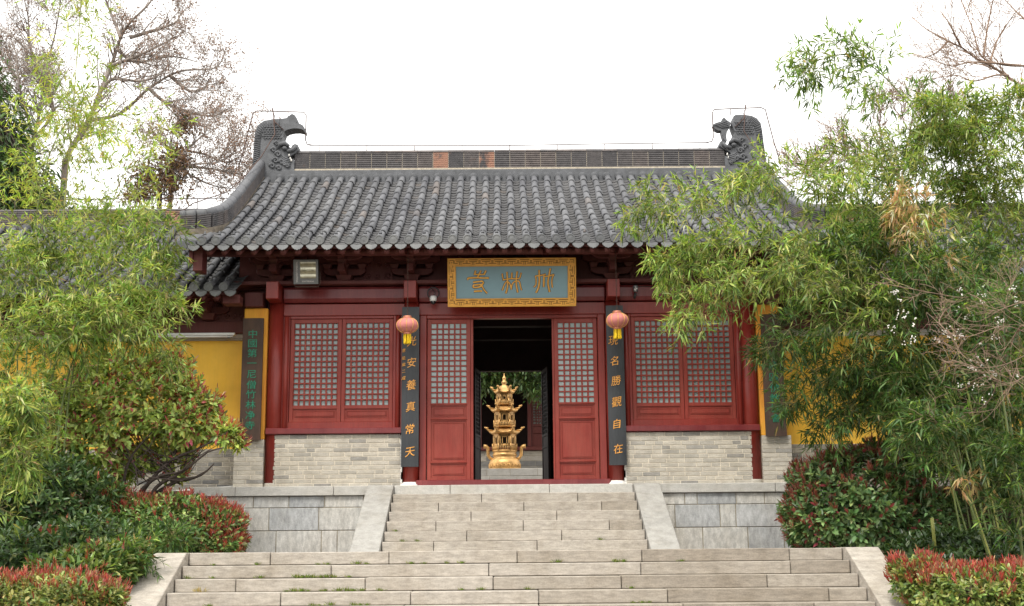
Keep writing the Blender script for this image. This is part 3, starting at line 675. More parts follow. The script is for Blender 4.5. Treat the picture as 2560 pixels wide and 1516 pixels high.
# dado walls
for (xa, xb) in ((-3.63, -1.70), (1.70, 3.63)):
    mb = MB(); bricks(mb, xa, xb, L0, 1.765, 19.14, random.Random(int(xa*10)+50), 0.0665, 0.27, 0.012)
    H(mb, 'brick_wall', ['brick', 'jointl'], 0.002)
    mb = MB(); e = xb-0.0 if xa < 0 else xa
    rr = random.Random(2)
    for i in range(14):
        z = L0+0.056*i; w = rr.uniform(0.008, 0.03); mb.box(*((xb, xb+w) if xa < 0 else (xa-w, xa)), 19.15, 19.2, z, z+0.06)
    H(mb, 'plaster_edge', 'white')
    mb = MB(); mb.box(xa-0.10 if xa < 0 else xa-0.02, xb+0.02 if xa < 0 else xb+0.10, 19.09, 19.36, 1.772, 1.862); H(mb, 'window_sill', 'redd', 0.008)
# windows
def lattice(mb, x0, x1, z0, z1, nc, nr, y, bw=0.026):
    pw, ph = (x1-x0)/nc, (z1-z0)/nr
    for i in range(1, nc): mb.box(x0+i*pw-bw/2, x0+i*pw+bw/2, y, y+0.03, z0+0.001, z1-0.001)
    for i in range(1, nr): mb.box(x0+0.001, x1-0.001, y-0.003, y+0.028, z0+i*ph-bw*0.42, z0+i*ph+bw*0.42)
def raised_panel(mb, x0, x1, z0, z1, y):
    mb.box(x0, x1, y+0.02, y+0.04, z0, z1)
    for q, d in ((0.0, 0.006), (0.028, 0.010)):
        mb.box(x0+q, x1-q, y+0.016-d*0.4, y+0.021-d*0.2, z0+q, z0+q+0.014); mb.box(x0+q, x1-q, y+0.016-d*0.4, y+0.021-d*0.2, z1-q-0.014, z1-q)
        mb.box(x0+q, x0+q+0.014, y+0.0165-d*0.4, y+0.0215-d*0.2, z0+q+0.014, z1-q-0.014); mb.box(x1-q-0.014, x1-q, y+0.0165-d*0.4, y+0.0215-d*0.2, z0+q+0.014, z1-q-0.014)
    mb.box(x0+0.045, x1-0.045, y+0.008, y+0.021, z0+0.045, z1-0.045)
for s in (-1, 1):
    x0, x1 = (-3.52, -1.675) if s < 0 else (1.675, 3.52)
    wx0, wx1 = (-3.41, -1.83) if s < 0 else (1.83, 3.41)
    zb, zt_ = 1.965, 3.555
    mb = MB()
    mb.box(x0, wx0-0.002, 19.20, 19.31, 1.864, 3.597); mb.box(wx1+0.002, x1, 19.20, 19.31, 1.864, 3.597)
    mb.box(wx0-0.002, wx1+0.002, 19.205, 19.31, 1.864, zb-0.002); mb.box(wx0-0.002, wx1+0.002, 19.205, 19.31, zt_+0.002, 3.597)
    for a, b, c, d in ((x0+0.01, wx0-0.012, 1.87, 3.59), (wx1+0.012, x1-0.01, 1.87, 3.59)): mb.tube([((a+b)/2, 19.195, c), ((a+b)/2, 19.195, d)], 0.04, 10)
    w = H(mb, 'window', 'red', 0.006)
    for kx in range(2):
        a = wx0+kx*(wx1-wx0)/2+0.003; b = wx0+(kx+1)*(wx1-wx0)/2-0.003
        mb = MB(); y = 19.23; st = 0.058
        mb.box(a, a+st, y, y+0.05, zb, zt_); mb.box(b-st, b, y, y+0.05, zb, zt_)
        for z0, z1 in ((zb, zb+0.045), (zb+0.20, zb+0.255), (zt_-0.065, zt_)): mb.box(a+st, b-st, y+0.002, y+0.05, z0, z1)
        for q in (a+st, b-st): mb.tube([(q, y+0.004, zb+0.25), (q, y+0.004, zt_-0.06)], 0.009, 6)
        raised_panel(mb, a+st, b-st, zb+0.045, zb+0.20, y)
        lattice(mb, a+st, b-st, zb+0.255, zt_-0.065, 8, 15, y+0.008)
        sa = H(mb, 'sash', 'redm', 0.003, parent=w)
        pn = MB(); pn.box(a+st-0.01, b-st+0.01, y+0.04, y+0.046, zb+0.25, zt_-0.06); H(pn, 'window_pane', 'pane', parent=w)
# door bay
DF = MB(); DF.box(-1.42, -1.315, 19.2, 19.33, L0, 3.598); DF.box(1.315, 1.42, 19.2, 19.33, L0, 3.598); DF.box(-1.315, 1.315, 19.205, 19.33, 3.545, 3.598)
df = H(DF, 'door_frame', 'red', 0.008)
mb = MB(); mb.box(-1.46, 1.46, 19.12, 19.34, L0, L0+0.10); H(mb, 'threshold', 'redd', 0.01)
def leaf_mesh(w, z0, z1, y=0.0):
    """a door leaf in its own frame: hinge at x=0, front face at y"""
    mb = MB(); st = 0.062; pz = L0+0.13
    mb.box(0, st, y, y+0.05, z0, z1); mb.box(w-st, w, y, y+0.05, z0, z1)
    h = z1-z0
    rails = [0.0, 0.24, 0.895, 1.12]                # bottoms of rails (m above z0)
    for r in rails: mb.box(st, w-st, y+0.002, y+0.05, z0+r, z0+r+0.045)
    mb.box(st, w-st, y+0.002, y+0.05, z1-0.07, z1)
    for r in (0.265, 0.92, 1.145): mb.tube([(st-0.01, y-0.002, z0+r), (w-st+0.01, y-0.002, z0+r)], 0.011, 8)
    raised_panel(mb, st, w-st, z0+0.045, z0+0.24, y); raised_panel(mb, st, w-st, z0+0.285, z0+0.895, y); raised_panel(mb, st, w-st, z0+0.94, z0+1.12, y)
    lattice(mb, st, w-st, z0+1.165, z1-0.07, 6, 15, y+0.008)
    pn = MB(); pn.box(st-0.01, w-st+0.01, y+0.024, y+0.029, z0+1.16, z1-0.065)
    return mb, pn
def door(x, y, ang, w, z0, z1, mat='redm', flip=1, name='door', panemat='pane', parent=None, base=None):
    mb, pn = leaf_mesh(w, z0, z1)
    T = Matrix.Translation((x, y, 0)) @ Matrix.Rotation(ang, 4, 'Z') @ Matrix.Scale(flip, 4, (1, 0, 0))
    for q in (mb, pn):
        q.v = [tuple(T @ Vector(v)) for v in q.v]
        if flip < 0: q.f = [f[::-1] for f in q.f]
    d = H(mb, name, mat, 0.003); H(pn, 'door_pane', panemat, parent=d); return d
dz0, dz1 = L0+0.105, 3.54
door(-1.305, 19.24, 0, 0.66, dz0, dz1); door(1.305, 19.24, 0, 0.66, dz0, dz1, flip=-1)
door(-0.60, 19.31, math.radians(97), 0.62, dz0, dz1); door(0.612, 19.30, -math.radians(97), 0.62, dz0, dz1, flip=-1)
mb = MB(); mb.box(-0.642, -0.60, 19.245, 19.30, dz0, dz1); mb.box(0.642-0.03, 0.642+0.001, 19.245, 19.295, dz0, dz1); H(mb, 'door_post', 'redm', 0.004)
# interior and rear wall
mb = MB()
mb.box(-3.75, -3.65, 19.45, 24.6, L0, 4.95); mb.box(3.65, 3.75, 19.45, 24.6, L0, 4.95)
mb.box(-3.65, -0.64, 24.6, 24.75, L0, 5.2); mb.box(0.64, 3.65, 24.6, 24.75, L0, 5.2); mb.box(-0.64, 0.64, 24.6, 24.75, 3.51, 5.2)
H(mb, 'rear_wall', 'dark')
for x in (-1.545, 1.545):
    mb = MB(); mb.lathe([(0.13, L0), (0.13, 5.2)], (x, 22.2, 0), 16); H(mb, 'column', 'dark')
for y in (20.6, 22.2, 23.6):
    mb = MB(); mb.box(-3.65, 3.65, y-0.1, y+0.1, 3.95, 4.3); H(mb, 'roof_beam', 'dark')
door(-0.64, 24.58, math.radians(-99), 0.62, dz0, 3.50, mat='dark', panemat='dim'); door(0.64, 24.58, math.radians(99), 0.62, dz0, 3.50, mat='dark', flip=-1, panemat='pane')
# gable piers beside the front corners
for s in (-1, 1):
    a, b = (-4.20, -3.755) if s < 0 else (3.755, 4.20)
    mb = MB(); bricks(mb, a, b, L0, 1.70, 19.13, random.Random(9+s), 0.066, 0.26, 0.009); mb.m = 0
    pr = H(mb, 'brick_pier', ['brick', 'jointl'], 0.002)
    mb = MB(); mb.box(*((a+0.085, b) if s < 0 else (a, b-0.085)), 19.15, 19.9, 1.703, 3.72); H(mb, 'pier_plaster', 'yellowo', 0.01, parent=pr)
    mb = MB(); mb.box(a+0.03, b, 19.9, 25.0, L0, 3.722); H(mb, 'gable_wall', 'yellow')
    mb = MB(); mb.box(a+0.05, b-0.02, 19.45, 25.0, 3.725, 4.6); mb.box(a+0.10, b-0.06, 19.05, 19.45, 3.725, 3.95); H(mb, 'gable_beam', 'redv', 0.01)
# ------------------------------------------------------------------ things hung on the hall
def local(t, mb, name, mat, bevel=0.0, parent=None): return mb.build(name, mat, parent or t, bevel)
# name plaque, tilted forward
pw, ph, fr = 1.94, 0.735, 0.125
pl = thing('name_plaque', 'blue temple name plaque with gilt fret border and three gold seal characters', 'plaque', (0.0, 18.72, 4.005), rot=(math.radians(13), 0, 0))
mb = MB()
for (a, b, c, d) in ((-pw/2, pw/2, ph/2-fr, ph/2), (-pw/2, pw/2, -ph/2, -ph/2+fr), (-pw/2, -pw/2+fr, -ph/2+fr, ph/2-fr), (pw/2-fr, pw/2, -ph/2+fr, ph/2-fr)): mb.box(a, b, -0.03, 0.03, c, d)
e = 0.016
for (a, b, c, d) in ((-pw/2, pw/2, ph/2-e, ph/2), (-pw/2, pw/2, -ph/2, -ph/2+e), (-pw/2, -pw/2+e, -ph/2+e, ph/2-e), (pw/2-e, pw/2, -ph/2+e, ph/2-e),
                     (-pw/2+fr-e, pw/2-fr+e, ph/2-fr, ph/2-fr+e), (-pw/2+fr-e, pw/2-fr+e, -ph/2+fr-e, -ph/2+fr), (-pw/2+fr-e, -pw/2+fr, -ph/2+fr, ph/2-fr), (pw/2-fr, pw/2-fr+e, -ph/2+fr, ph/2-fr)): mb.box(a, b, -0.042, -0.028, c, d)
frm = local(pl, mb, 'frame', 'goldp', 0.003)
g_ = MB(); lw = 0.0048  # grooves are dark strips: their shade and dirt put into the colour
def gl(x0, z0, x1, z1):
    if abs(x1-x0) > abs(z1-z0): g_.box(min(x0, x1), max(x0, x1), -0.0325, -0.028, z0-lw, z0+lw)
    else: g_.box(x0-lw*0.8, x0+lw*0.8, -0.0328, -0.028, min(z0, z1), max(z0, z1))
def fret(n, u, put):
    """interlocking T meander, along 0..n*u, across 0..1"""
    for i in range(n):
        b = i*u
        put(b+0.13*u, .94, b+0.87*u, .94); put(b+0.04*u, .86, b+0.04*u, .32); put(b+0.96*u, .86, b+0.96*u, .32) if i < n-1 else None
        put(b+0.2*u, .62, b+0.8*u, .62); put(b+0.44*u, .58, b+0.44*u, .06); put(b+0.56*u, .58, b+0.56*u, .06)
        put(b-0.3*u, .30, b+0.3*u, .30) if i else put(b+0.06*u, .30, b+0.3*u, .30)
    put(n*u-0.3*u, .30, n*u-0.06*u, .30)
band = fr-2*e-0.008; nt_ = 9; ut = (pw-2*fr+0.06)/nt_
fret(nt_, ut, lambda a, b, c, d: gl(-pw/2+fr-0.03+a, ph/2-fr+e+0.004+b*band, -pw/2+fr-0.03+c, ph/2-fr+e+0.004+d*band))
fret(nt_, ut, lambda a, b, c, d: gl(-pw/2+fr-0.03+a, -ph/2+e+0.004+b*band, -pw/2+fr-0.03+c, -ph/2+e+0.004+d*band))
us = (ph-2*fr+0.05)/3
for sx in (-1, 1):
    fret(3, us, lambda a, b, c, d: gl(sx*(pw/2-fr+e+0.004+b*band), -ph/2+fr-0.025+a, sx*(pw/2-fr+e+0.004+d*band), -ph/2+fr-0.025+c))
    for sz in (-1, 1):
        X = sx*(pw/2-fr*0.5); Z = sz*(ph/2-fr*0.5)
        gl(X-0.03, Z+0.03, X+0.03, Z+0.03); gl(X+0.03, Z-0.02, X+0.03, Z+0.03); gl(X-0.01, Z-0.005, X+0.012, Z-0.005); gl(X-0.03, Z-0.02, X-0.03, Z+0.01)
local(pl, g_, 'fret_groove_strips', 'goldd', parent=frm)
mb = MB(); mb.box(-pw/2+fr+0.001, pw/2-fr-0.001, -0.012, 0.025, -ph/2+fr+0.001, ph/2-fr-0.001); local(pl, mb, 'panel', 'blue')
STR = [  # (radius, points) in survey units of the plaque
 (15, [(535, 272), (518, 335)]), (13, [(510, 333), (600, 336), (702, 333)]), (15, [(702, 333), (732, 272)]), (15, [(636, 272), (606, 330), (575, 388)]),
 (15, [(388, 428), (402, 402), (560, 396), (700, 402), (780, 402)]), (15, [(500, 480), (600, 468), (660, 462), (684, 490), (655, 522), (560, 528), (498, 535), (492, 570), (540, 580), (620, 565), (662, 530)]),
 (14, [(655, 548), (700, 628), (750, 682)]), (16, [(515, 652), (580, 646), (648, 646)]),
 (14, [(1136, 300), (1142, 420), (1148, 540), (1132, 630), (1114, 684)]), (12, [(1046, 330), (1064, 432), (1072, 440), (1140, 426), (1228, 418), (1318, 420), (1376, 408), (1406, 316)]), (13, [(1230, 312), (1224, 418)]),
 (12, [(1046, 630), (1090, 520), (1140, 470), (1188, 512), (1215, 600), (1215, 620), (1236, 520), (1290, 468), (1366, 470), (1392, 560), (1410, 628)]), (15, [(1330, 292), (1314, 420), (1314, 540), (1338, 668)]),
 (16, [(1752, 270), (1752, 360), (1754, 470), (1735, 590), (1694, 676)]), (12, [(1652, 574), (1688, 530), (1690, 420), (1680, 376), (1740, 366), (1800, 358), (1868, 338)]), (15, [(1842, 372), (1836, 570)]),
 (16, [(1964, 240), (1940, 360), (1918, 500), (1946, 662)]), (12, [(1850, 378), (1950, 372), (2030, 346), (2004, 400), (1990, 480), (2000, 580)])]
ch = MB(); ok = MB(); sc = pw/2450
def sm(pts):
    if len(pts) < 3: return pts
    out = []
    for i in range(len(pts)-1):
        p0, p1, p2, p3 = (np.array(pts[max(0, min(len(pts)-1, q))], float) for q in (i-1, i, i+1, i+2))
        for t in (0, .25, .5, .75): out.append(tuple(0.5*((2*p1)+(-p0+p2)*t+(2*p0-5*p1+4*p2-p3)*t*t+(-p0+3*p1-3*p2+p3)*t**3)))
    return out+[pts[-1]]
for r, pts in STR:
    if len(ch.v) and (pts[0] in ((1136, 300), (1752, 270))):
        o = local(pl, ch, 'lettering', 'goldp'); local(pl, ok, 'lettering_outline', 'ink', parent=o); ch = MB(); ok = MB()
    q = [((x-1228)*sc, -0.016, (485-z)*sc*1.02) for x, z in sm(pts)]
    n = len(q); rad = [r*sc*(1.15 if i in (0, n-1) else 1.0) for i in range(n)]
    A0, A1, B0, B1 = Vector(q[0]), Vector(q[1]), Vector(q[-1]), Vector(q[-2])
    ea, eb = (A0-A1).normalized(), (B0-B1).normalized()
    q = [tuple(A0+ea*rad[0]*.75), tuple(A0+ea*rad[0]*.5)]+q+[tuple(B0+eb*rad[-1]*.5), tuple(B0+eb*rad[-1]*.75)]; rad = [rad[0]*.35, rad[0]*.8]+rad+[rad[-1]*.8, rad[-1]*.35]
    ch.tube(q, rad, 8, flat=0.55)
    ok.tube([(a, -0.0125, c) for a, b, c in q], [x+0.0055 for x in rad], 8, flat=0.12)
o = local(pl, ch, 'lettering', 'goldp'); local(pl, ok, 'lettering_outline', 'ink', parent=o)
# the dark red batten the plaque hangs from
# couplet boards
def vboard(name, label, cat, x, y, z0, z1, w, mat, group, chars, cmat, size, top, pitch, sx=1.0, bold=0.012, thick=0.035, xo=0.0, tilt=0.0):
    t = thing(name, label, cat, (x, y, z0), group, rot=(tilt, 0, 0))
    mb = MB()
    nx = 6                                        # slightly bowed board
    for i in range(nx):
        a, b = -w/2+w*i/nx, -w/2+w*(i+1)/nx
        c = lambda q: -0.012*(1-(2*q/w)**2)
        mb.add([(a, c(a), 0), (b, c(b), 0), (b, thick, 0), (a, thick, 0), (a, c(a), z1-z0), (b, c(b), z1-z0), (b, thick, z1-z0), (a, thick, z1-z0)], [(0, 1, 5, 4), (3, 7, 6, 2), (4, 5, 6, 7), (0, 3, 2, 1)]+([(0, 4, 7, 3)] if i == 0 else [])+([(1, 2, 6, 5)] if i == nx-1 else []), False)
    local(t, mb, 'board', mat)
    for i, cc in enumerate(chars):
        zc, body, q, dx = (cc[0], cc[1], cc[2], cc[3]) if isinstance(cc, tuple) else (top-i*pitch, cc, size, xo)
        o = text('lettering', body, q, cmat, t, (dx, -0.014, zc-z0), sx, bold*q/size, rise=0.16 if mat == 'board' else 0.0)
    return t
ZC = lambda v, Y: at(1280, v, Y).z
cl = [(ZC(853, 19.1), '光', 0.16, 0.02), (ZC(906, 19.1), '安', 0.16, 0.02), (ZC(962, 19.1), '養', 0.165, 0.015), (ZC(1016, 19.1), '真', 0.16, 0.01), (ZC(1072, 19.1), '常', 0.16, 0.0), (ZC(1129, 19.1), '天', 0.165, 0.005)]
cl += [(ZC(876, 19.1), '意', 0.06, -0.10), (ZC(895, 19.1), '能', 0.06, -0.10), (ZC(911, 19.1), '歲', 0.06, -0.10), (ZC(928, 19.1), '二', 0.06, -0.10), (ZC(945, 19.1), '成', 0.065, -0.10)]
vboard('couplet_board', 'narrow black couplet board beside the doorway reading 安養真常天, small script down its edge', 'couplet board', -1.55, 19.05, 1.265, 3.70, 0.262, 'board', 'black couplet boards on the middle columns', cl, 'couplet', 0.185, 3.2, 0.34, 0.95, 0.0)
cr = [(ZC(855, 19.1), '現', 0.165, -0.03), (ZC(906, 19.1), '名', 0.155, -0.02), (ZC(955, 19.1), '勝', 0.16, 0.0), (ZC(1008, 19.1), '觀', 0.165, 0.0), (ZC(1063, 19.1), '自', 0.155, -0.005), (ZC(1125, 19.1), '在', 0.155, 0.005)]
vboard('couplet_board', 'narrow black couplet board beside the doorway reading 現名勝觀自在', 'couplet board', 1.57, 19.05, 1.265, 3.70, 0.262, 'board', 'black couplet boards on the middle columns', cr, 'couplet', 0.185, 3.2, 0.34, 0.95, 0.0)
# weathered boards on the piers
zl = [ZC(v, 19.0) for v in (829, 853, 877, 902, 930, 956, 980, 1006, 1032, 1057)]
vboard('name_board', 'weathered brown name board with ten green characters beside the yellow wall', 'name board', -3.955, 19.055, 1.68, 3.545, 0.315, 'oldwood', 'brown name boards on the end piers',
       [(z, c, 0.137, 0.0) for z, c in zip(zl, '中國第一尼僧竹林净寺')], 'green', 0.15, 0, 0, 1.15, 0.0)
zr = [ZC(v, 19.0) for v in (918, 947, 975, 1000, 1025, 1050)]
vboard('name_board', 'weathered brown name board half hidden behind bamboo, green characters 龍區佛教協會', 'name board', 3.965, 19.055, 1.68, 3.545, 0.315, 'oldwood', 'brown name boards on the end piers',
       [(z, c, 0.137, 0.0) for z, c in zip(zr, '龍區佛教協會')], 'green', 0.15, 0, 0, 1.15, 0.0)
# lanterns
def lantern(u, v, label):
    c = at(u, v, 18.45); t = thing('lantern', label, 'lantern', c, 'faded red lanterns under the eaves')
    mb = MB(); n = 40; prof = []
    for i in range(15):
        a = -math.pi/2+math.pi*(0.12+0.76*i/14); prof.append((0.165*math.cos(a), 0.118*math.sin(a)))
    vs = [(r*(1-0.025*abs(math.cos(math.pi*j/5.0))**6)*math.cos(2*math.pi*j/n), r*(1-0.025*abs(math.cos(math.pi*j/5.0))**6)*math.sin(2*math.pi*j/n), z) for r, z in prof for j in range(n)]
    mb.add(vs, [(i*n+j, i*n+(j+1) % n, (i+1)*n+(j+1) % n, (i+1)*n+j) for i in range(14) for j in range(n)], True)
    sh = local(t, mb, 'shade', 'lantern')
    w = MB()
    for q in range(10):
        a = 2*math.pi*q/10+0.31; w.tube([((r+0.002)*math.cos(a), (r+0.002)*math.sin(a), z) for r, z in prof], 0.004, 5)
    local(t, w, 'rib', 'goldwire', parent=sh)
    c_ = MB(); c_.lathe([(0.06, 0.0), (0.068, 0.008), (0.06, 0.016), (0.066, 0.026), (0.055, 0.034)], (0, 0, 0.108), 20); c_.lathe([(0.05, 0.0), (0.066, 0.008), (0.058, 0.016), (0.064, 0.026), (0.06, 0.03)], (0, 0, -0.136), 20); local(t, c_, 'collar', 'copper')
    f = MB(); rr = random.Random(4)
    for q in range(64):
        a = rr.uniform(0, 6.28); r = 0.052*math.sqrt(rr.uniform(0.4, 1)); l = rr.uniform(0.115, 0.15); s = rr.uniform(0.8, 1.25)
        f.tube([(r*math.cos(a), r*math.sin(a), -0.13), (r*1.1*math.cos(a), r*1.1*math.sin(a), -0.19), (r*s*math.cos(a+.1), r*s*math.sin(a+.1), -0.13-l)], 0.006, 4)
    local(t, f, 'tassel', 'tassel')
    h = MB(); top = 4.45-c.z
    for q in range(int((top-0.14)/0.03)):
        z = 0.14+q*0.03; a = 0 if q % 2 else math.pi/2
        h.tube([(0.007*math.cos(a), 0.007*math.sin(a), z), (0.007*math.cos(a), 0.007*math.sin(a), z+0.034), (-0.007*math.cos(a), -0.007*math.sin(a), z+0.034), (-0.007*math.cos(a), -0.007*math.sin(a), z), (0.007*math.cos(a), 0.007*math.sin(a), z)], 0.003, 4)
    local(t, h, 'chain', 'iron')
lantern(1018.5, 814, 'faded red lantern with yellow tassel before the 安養真常天 board')
lantern(1543, 801.5, 'faded red lantern with yellow tassel before the 現名勝觀自在 board')
# floodlight
c = at(766, 680, 18.62); t = thing('floodlight', 'grey boxy floodlight with rectangular glass front under the eaves', 'floodlight', c, rot=(math.radians(14), 0, 0))
mb = MB(); mb.box(-0.185, 0.185, -0.045, 0.075, -0.187, 0.187); b_ = local(t, mb, 'housing', 'metald', 0.015)
mb = MB()
for (a, b, c1, d) in ((-0.185, -0.085, -0.185, 0.185), (0.15, 0.185, -0.185, 0.185), (-0.085, 0.15, 0.15, 0.185), (-0.085, 0.15, -0.185, -0.10)): mb.box(a, b, -0.058, -0.046, c1, d)
fb = local(t, mb, 'bezel', 'metal', 0.003)
for i in range(9): pass
mb = MB(); n = 12                                  # curved reflector seen through the glass
for i in range(n):
    z0, z1 = -0.10+0.25*i/n, -0.10+0.25*(i+1)/n; f = lambda z: -0.052-0.003*math.sin(z*60)
    mb.add([(-0.085, f(z0), z0), (0.15, f(z0), z0), (0.15, f(z1), z1), (-0.085, f(z1), z1)], [(0, 1, 2, 3)], False)
mb.tube([(-0.05, -0.055, 0.02), (0.115, -0.055, 0.02)], 0.010, 8); local(t, mb, 'reflector', 'lampglass')
mb = MB(); mb.tube([(-0.2, 0.02, 0), (-0.2, 0.02, -0.17), (-0.17, 0.02, -0.225), (0.17, 0.02, -0.225), (0.2, 0.02, -0.17), (0.2, 0.02, 0)], 0.012, 6); local(t, mb, 'bracket', 'iron')
mb = MB(); 
for i in range(12): mb.box(-0.155+(i % 2)*0.012, -0.14, -0.0605, -0.058, 0.10-i*0.022, 0.106-i*0.022+0.008)
text('lettering', 'YAMING LIGHTING', 0.036, 'white', t, (-0.134, -0.0595, 0.0), 1.0, 0, 0.0008, math.radians(-90)).parent = t
text('lettering', 'SKATTEDRAB', 0.03, 'white', t, (0.03, -0.0595, -0.143), 1.0, 0, 0.0008)
# cameras
c = at(1083, 752, 18.98); t = thing('security_camera', 'white dome security camera with a coil of black cable', 'camera', c)
mb = MB(); mb.lathe([(0.012, 0.075), (0.047, 0.07), (0.053, 0.05), (0.053, 0.0), (0.045, -0.01)][::-1], (0, 0, 0), 20); local(t, mb, 'housing', 'whitep')
mb = MB(); mb.sphere((0, 0, -0.012), (0.043, 0.043, 0.05), 16, 10); d_ = local(t, mb, 'dome', 'lens')
mb = MB(); mb.lathe([(0.012, 0), (0.014, 0.006), (0.006, 0.008)], (0, 0, 0), 12); mb.v = [(x, -z-0.036, y-0.02) for x, y, z in mb.v]; local(t, mb, 'lens_ring', 'metal', parent=d_)
mb = MB(); mb.tube([(0.0+0.088*math.cos(a*0.42), 0.02+0.004*a/4, 0.125+0.088*math.sin(a*0.42)) for a in range(29)], 0.011, 6); mb.tube([(0, 0.02, 0.07), (0.03, 0.02, 0.12), (0.0, 0.03, 0.17), (-0.03, 0.03, 0.2), (0.02, 0.03, 0.235)], 0.006, 5); local(t, mb, 'cable', 'lens')
c = at(1589, 722, 19.0); t = thing('security_camera', 'small grey bullet camera on the red beam near the bamboo', 'camera', c)
mb = MB(); mb.lathe([(0.03, -0.05), (0.036, -0.04), (0.036, 0.015), (0.045, 0.03), (0.03, 0.05), (0.012, 0.055)], (0, 0, 0), 18); local(t, mb, 'housing', 'metal')
mb = MB(); mb.sphere((-0.012, -0.034, -0.02), 0.017); mb.sphere((0.016, -0.034, -0.005), 0.013); mb.sphere((0, -0.034, 0.015), 0.008); local(t, mb, 'lens_cluster', 'whitep')
mb = MB(); mb.tube([(0, 0, 0.05), (0, 0.06, 0.07), (0, 0.12, 0.07)], 0.01, 6); mb.tube([(0, 0.05, -0.06), (-0.01, 0.1, -0.13)], 0.02, 8); mb.tube([(0.03, 0.1, 0.06), (0.12, 0.12, 0.06), (0.4, 0.12, 0.05)], 0.005, 5); local(t, mb, 'mount', 'metald')
# ------------------------------------------------------------------ side halls
def WZ(y):
    t = y-18.6; return 3.90+0.46*t+0.05*t*t
for s in (-1, 1):
    sh = thing('side_hall', ('yellow walled side hall with grey tiled roof beside the leaning name board' if s < 0 else 'yellow walled side hall almost hidden behind the dense bamboo'), 'side hall', (s*7, 19.6, 0.95), 'side halls flanking the gate')
    def K(mb, name, mats, bevel=0.0, parent=None):
        if s > 0:
            mb.v = [(-a, b, c_) for a, b, c_ in mb.v]; mb.f = [f[::-1] for f in mb.f]
        o = mb.build(name, mats, parent or sh, bevel)
        o.matrix_parent_inverse = sh.matrix_basis.inverted()
        return o
    rg = random.Random(31+s)
    pan, bar, caps, drip, nails = MB(), MB(), [], [], None
    wx = [-4.32-0.2155*i for i in range(26)]
    tile_field(wx[::-1], WZ, 18.6, 21.35, 8, 20, 0.2155, rg, pan, bar, caps, drip, nails)
    rf = K(pan, 'roof', 'pan'); 
    def K2(mb, name, mats, bevel=0.0):
        if s > 0: mb.v = [(-a, b, c_) for a, b, c_ in mb.v]; mb.f = [f[::-1] for f in mb.f]
        o = mb.build(name, mats, rf, bevel); return o
    K2(bar, 'barrel_tiles', 'tile'); 
    for q in caps: K2(q, 'eave_cap', 'cap')
    for q in drip: K2(q, 'drip_tile', 'cap', 0.003)
    wy = 21.5; wb = lambda y: (WZ(y) if y <= wy else WZ(2*wy-y))-0.035
    q = shell(-9.9, -4.22, [18.62, 19.6, 20.6, wy, 22.5, 23.5, 24.4], wb, 0.05); K2(q, 'roof_boards', 'redv')
    mb = MB()
    vs = [(-9.9+i*0.107, y, wb(y)+0.02+(0.05 if i % 2 else 0)) for y in (wy, 22.5, 23.5, 24.4) for i in range(54)]
    mb.add(vs, [(j*54+i, j*54+i+1, (j+1)*54+i+1, (j+1)*54+i) for j in range(3) for i in range(53)], True); K2(mb, 'back_slope', 'tile')
    mb = MB()
    for i in range(26):
        x = -4.43-0.2155*i; mb.tube([(x, 18.6, WZ(18.6)-0.135), (x, 20.2, WZ(20.2)-0.135)], 0.043, 8)
    K2(mb, 'rafters', 'redv')
    z0 = WZ(wy-0.15)
    mb = MB(); mb.box(-9.9, -4.3, wy-0.14, wy+0.14, z0-0.1, z0+0.10)
    for x in wx: mb.tube([(x, 21.32, WZ(21.35)+0.05), (x, 21.4, WZ(21.35)+0.07)], 0.076, 10)
    K2(mb, 'ridge_apron', 'orn', 0.006)
    mb = MB(); ridge_units(mb, -9.9, -4.4, 0.33, wy, 0.105, z0+0.10, 0.27, 7, random.Random(5), 0.035, bare=(12, 14)); K2(mb, 'ridge', ['ridge', 'ridgeo'])
    mb = MB(); mb.tube([(-9.8, wy, z0+0.62), (-4.6, wy, z0+0.62)], 0.009, 5)
    for i in range(7): mb.tube([(-9.5+i*0.8, wy, z0+0.36), (-9.5+i*0.8, wy, z0+0.62)], 0.008, 5)
    K2(mb, 'lightning_conductor', 'iron')
    mb = MB(); bricks(mb, -9.6, -4.20, 0.86, 1.60, 19.56, rg, 0.066, 0.26, 0.009); K(mb, 'brick_dado', ['brickd', 'jointl'], 0.002)
    mb = MB(); mb.box(-9.6, -4.18, 19.6, 19.8, 1.602, 3.29); K(mb, 'wall', 'yellow')
    mb = MB(); mb.box(-9.6, -4.18, 19.575, 19.8, 3.293, 3.39); K(mb, 'plaster_band', 'plaster')
    mb = MB(); mb.box(-9.6, -4.18, 19.50, 19.8, 3.393, 3.58); K(mb, 'architrave', 'redv', 0.01)
    mb = MB(); scrolls(mb, -9.6, -4.18, 19.55, 3.583, 4.2, rg); K(mb, 'carved_frieze', 'redv')
    for x in (-4.75, -5.6, -6.5):
        b = bracket(x); b.v = [(a, y_+0.33, z_-0.52) for a, y_, z_ in b.v]; K(b, 'bracket_set', 'redv', 0.004)
    mb = MB(); mb.box(-9.6, -9.4, 19.8, 24, 0.9, 4.3); mb.box(-9.6, -4.2, 23.9, 24.1, 0.9, 4.3); K(mb, 'rear_wall', 'plaster')
    mb = MB(); mb.box(-4.36, -4.10, 18.70, 18.95, WZ(18.7)-0.24, WZ(18.7)-0.1); K(mb, 'eave_beam_end', 'redv', 0.01)
